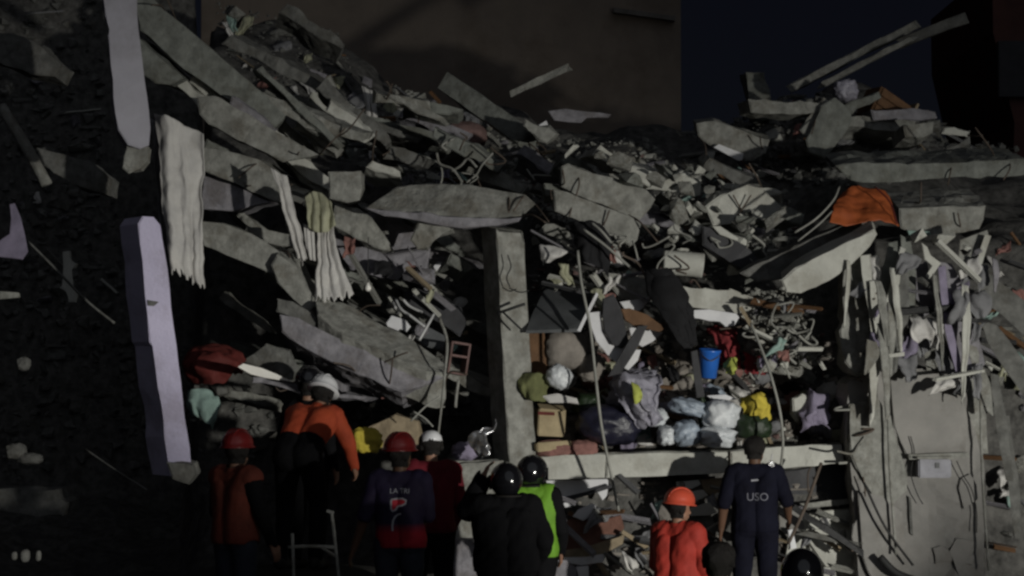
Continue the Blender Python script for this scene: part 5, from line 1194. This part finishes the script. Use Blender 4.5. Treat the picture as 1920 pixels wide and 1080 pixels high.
person('person in dark red long sleeves and a white cap beside the football shirt', 806, 808, 18.0, math.radians(8),
       W(1, 'shirt_red', A_ALL, 'dark_wear'), dict(ell=(-.22, .06, 1.15), wrl=(-.12, .22, 1.06), elr=(.24, .03, 1.14), wrr=(.20, .16, .93)), H=1.76, hat=('cap', 'helmet_white'), head_yaw=math.radians(10), head_pitch=-.25)
person('rescuer in orange shirt and white helmet bending forward over the debris', 612, 706, 18.4, math.radians(-12),
       W(1, 'shirt_orange', A_ALL, 'dark_wear'), dict(pel=(0, -.05, .93), wst=(.02, .06, 1.07), che=(.04, .22, 1.20), nek=(.05, .36, 1.30), hed=(.06, .46, 1.42), shl=(-.14, .32, 1.27), shr=(.22, .32, 1.26), ell=(-.22, .42, 1.02), wrl=(-.16, .58, .86), elr=(.32, .38, 1.02), wrr=(.33, .52, .82), knl=(-.14, .10, .52), anl=(-.13, -.06, .09), knr=(.13, .14, .54), anr=(.15, .0, .09)), H=1.74, hat=('hard', 'helmet_white'), head_yaw=math.radians(-10), head_pitch=-.5, hands='grip', build=1.05)
person('dark clothed person with a dark helmet behind the bending orange rescuer', 578, 688, 18.95, math.radians(-25),
       W(1, 'dark_wear', A_ALL, 'dark_wear'), dict(), H=1.72, hat=('hard', 'helmet_black'))
person('person in worn orange vest and red helmet at the left of the crowd', 444, 806, 17.0, math.radians(-40),
       W(1, 'dark_wear', A_ALL, 'denim') + [('vest', TOP, 'vest_orange', .030, .012)], dict(ell=(-.23, .02, 1.13), wrl=(-.2, .2, .95), elr=(.27, .02, 1.14), wrr=(.30, .12, .90)), H=1.74, hat=('hard', 'helmet_red'), head_yaw=.2)
person('black clothed helmeted person raising an arm left of the green vest', 950, 866, 17.2, math.radians(4),
       W(1, 'dark_wear', A_ALL, 'dark_wear', 'jacket', .03, .03), dict(ell=(-.30, .12, 1.38), wrl=(-.17, .24, 1.64), elr=(.30, -.02, 1.15), wrr=(.26, .16, .98)), H=1.74, hat=('full', 'helmet_black'), build=1.28, head_yaw=.2)
def vest_bands(root, J, k, bvh, hp):
    b = bvh['vest']
    decal('reflective_band', root, 'reflective', [[(-.16, 1.16), (.16, 1.16), (.16, 1.20), (-.16, 1.20)]], b, .005)
person('person in bright green vest and glossy black helmet', 996, 852, 18.5, math.radians(-6),
       W(1, 'dark_wear', A_ALL, 'dark_wear') + [('vest', TOP, 'vest_green', .028, .016)], dict(elr=(.25, .0, 1.13), wrr=(.24, .14, .92)), H=1.74, hat=('full', 'helmet_black'), head_yaw=-.5, build=1.1)
person('rescuer in red orange jacket with an orange hood covered helmet', 1274, 916, 18.7, math.radians(-38),
       W(1, 'jacket_red', A_ALL, 'dark_wear', 'jacket', .022, .028), dict(ell=(-.24, .04, 1.13), wrl=(-.16, .2, .98), elr=(.25, .04, 1.12), wrr=(.16, .22, .96)), H=1.72, hat=('hard', 'helmet_orange'), head_yaw=math.radians(-30), head_pitch=-.1, build=1.15)
person('dark haired onlooker with a green collar at the bottom edge', 1347, 1016, 12.6, math.radians(5),
       W(1, 'vest_green', A_ALL, 'dark_wear'), H=1.70, head_yaw=-.25, hair_len=.03, skin='skin')
person('onlooker in a glossy black helmet at the bottom edge right of the navy man', 1502, 1028, 13.4, math.radians(-5),
       W(1, 'dark_wear', A_ALL, 'dark_wear'), H=1.70, hat=('full', 'helmet_black'), head_yaw=-.3)

# unseen bystanders added between floodlight and ruin to shade crowd and wall
def bystander(label, x, y, z, yaw, **k):
    r = person(label, 960, 540, 10, yaw, W(1, 'dark_wear', A_ALL, 'dark_wear'), H=1.68, voxel=.02, **k)
    for _ in range(2): FEET.pop()
    r.location = (x, y, z)
    FEET.append((x, y, z))
LX, LY = flo.location.x, flo.location.y
def toward(tx, ty, d):
    v = Vector((tx - LX, ty - LY)).normalized(); return LX + v.x * d, LY + v.y * d
x_, y_ = toward(-1.05, 17.3, 8.0)
bystander('broad bystander in dark clothes added unseen near the floodlight to shade the left crowd', x_, y_, 0.0, math.radians(50), build=1.1)
x_, y_ = toward(-2.35, 17.3, 7.6)
bystander('second bystander in dark clothes added unseen near the floodlight to shade the lower left', x_, y_, 0.0, math.radians(30), build=1.1)
x_, y_ = toward(4.25, 19.8, 7.0)
bystander('bystander added unseen near the floodlight to shade the lower right wall', x_, y_, -.25, math.radians(20))

# steel frame barrier standing in front of the bending rescuer
fr = tag(empty('barrier_frame', P(600, 1080, 16.6)), 'thin pale steel frame standing below the bending orange rescuer', 'barrier')
for nm, pts in [('upright', [(620, 960), (624, 980), (640, 1130)]), ('rail', [(540, 1026), (580, 1024), (630, 1026)]), ('upright', [(548, 1000), (550, 1060), (552, 1130)]), ('brace', [(604, 1027), (624, 1040), (632, 1044)]), ('rail', [(612, 958), (626, 962)])]:
    tube3(nm, None, None, [P(x, y, 16.6) - fr.location for (x, y) in pts], .014, 'conc', parent=fr)

build_ground()
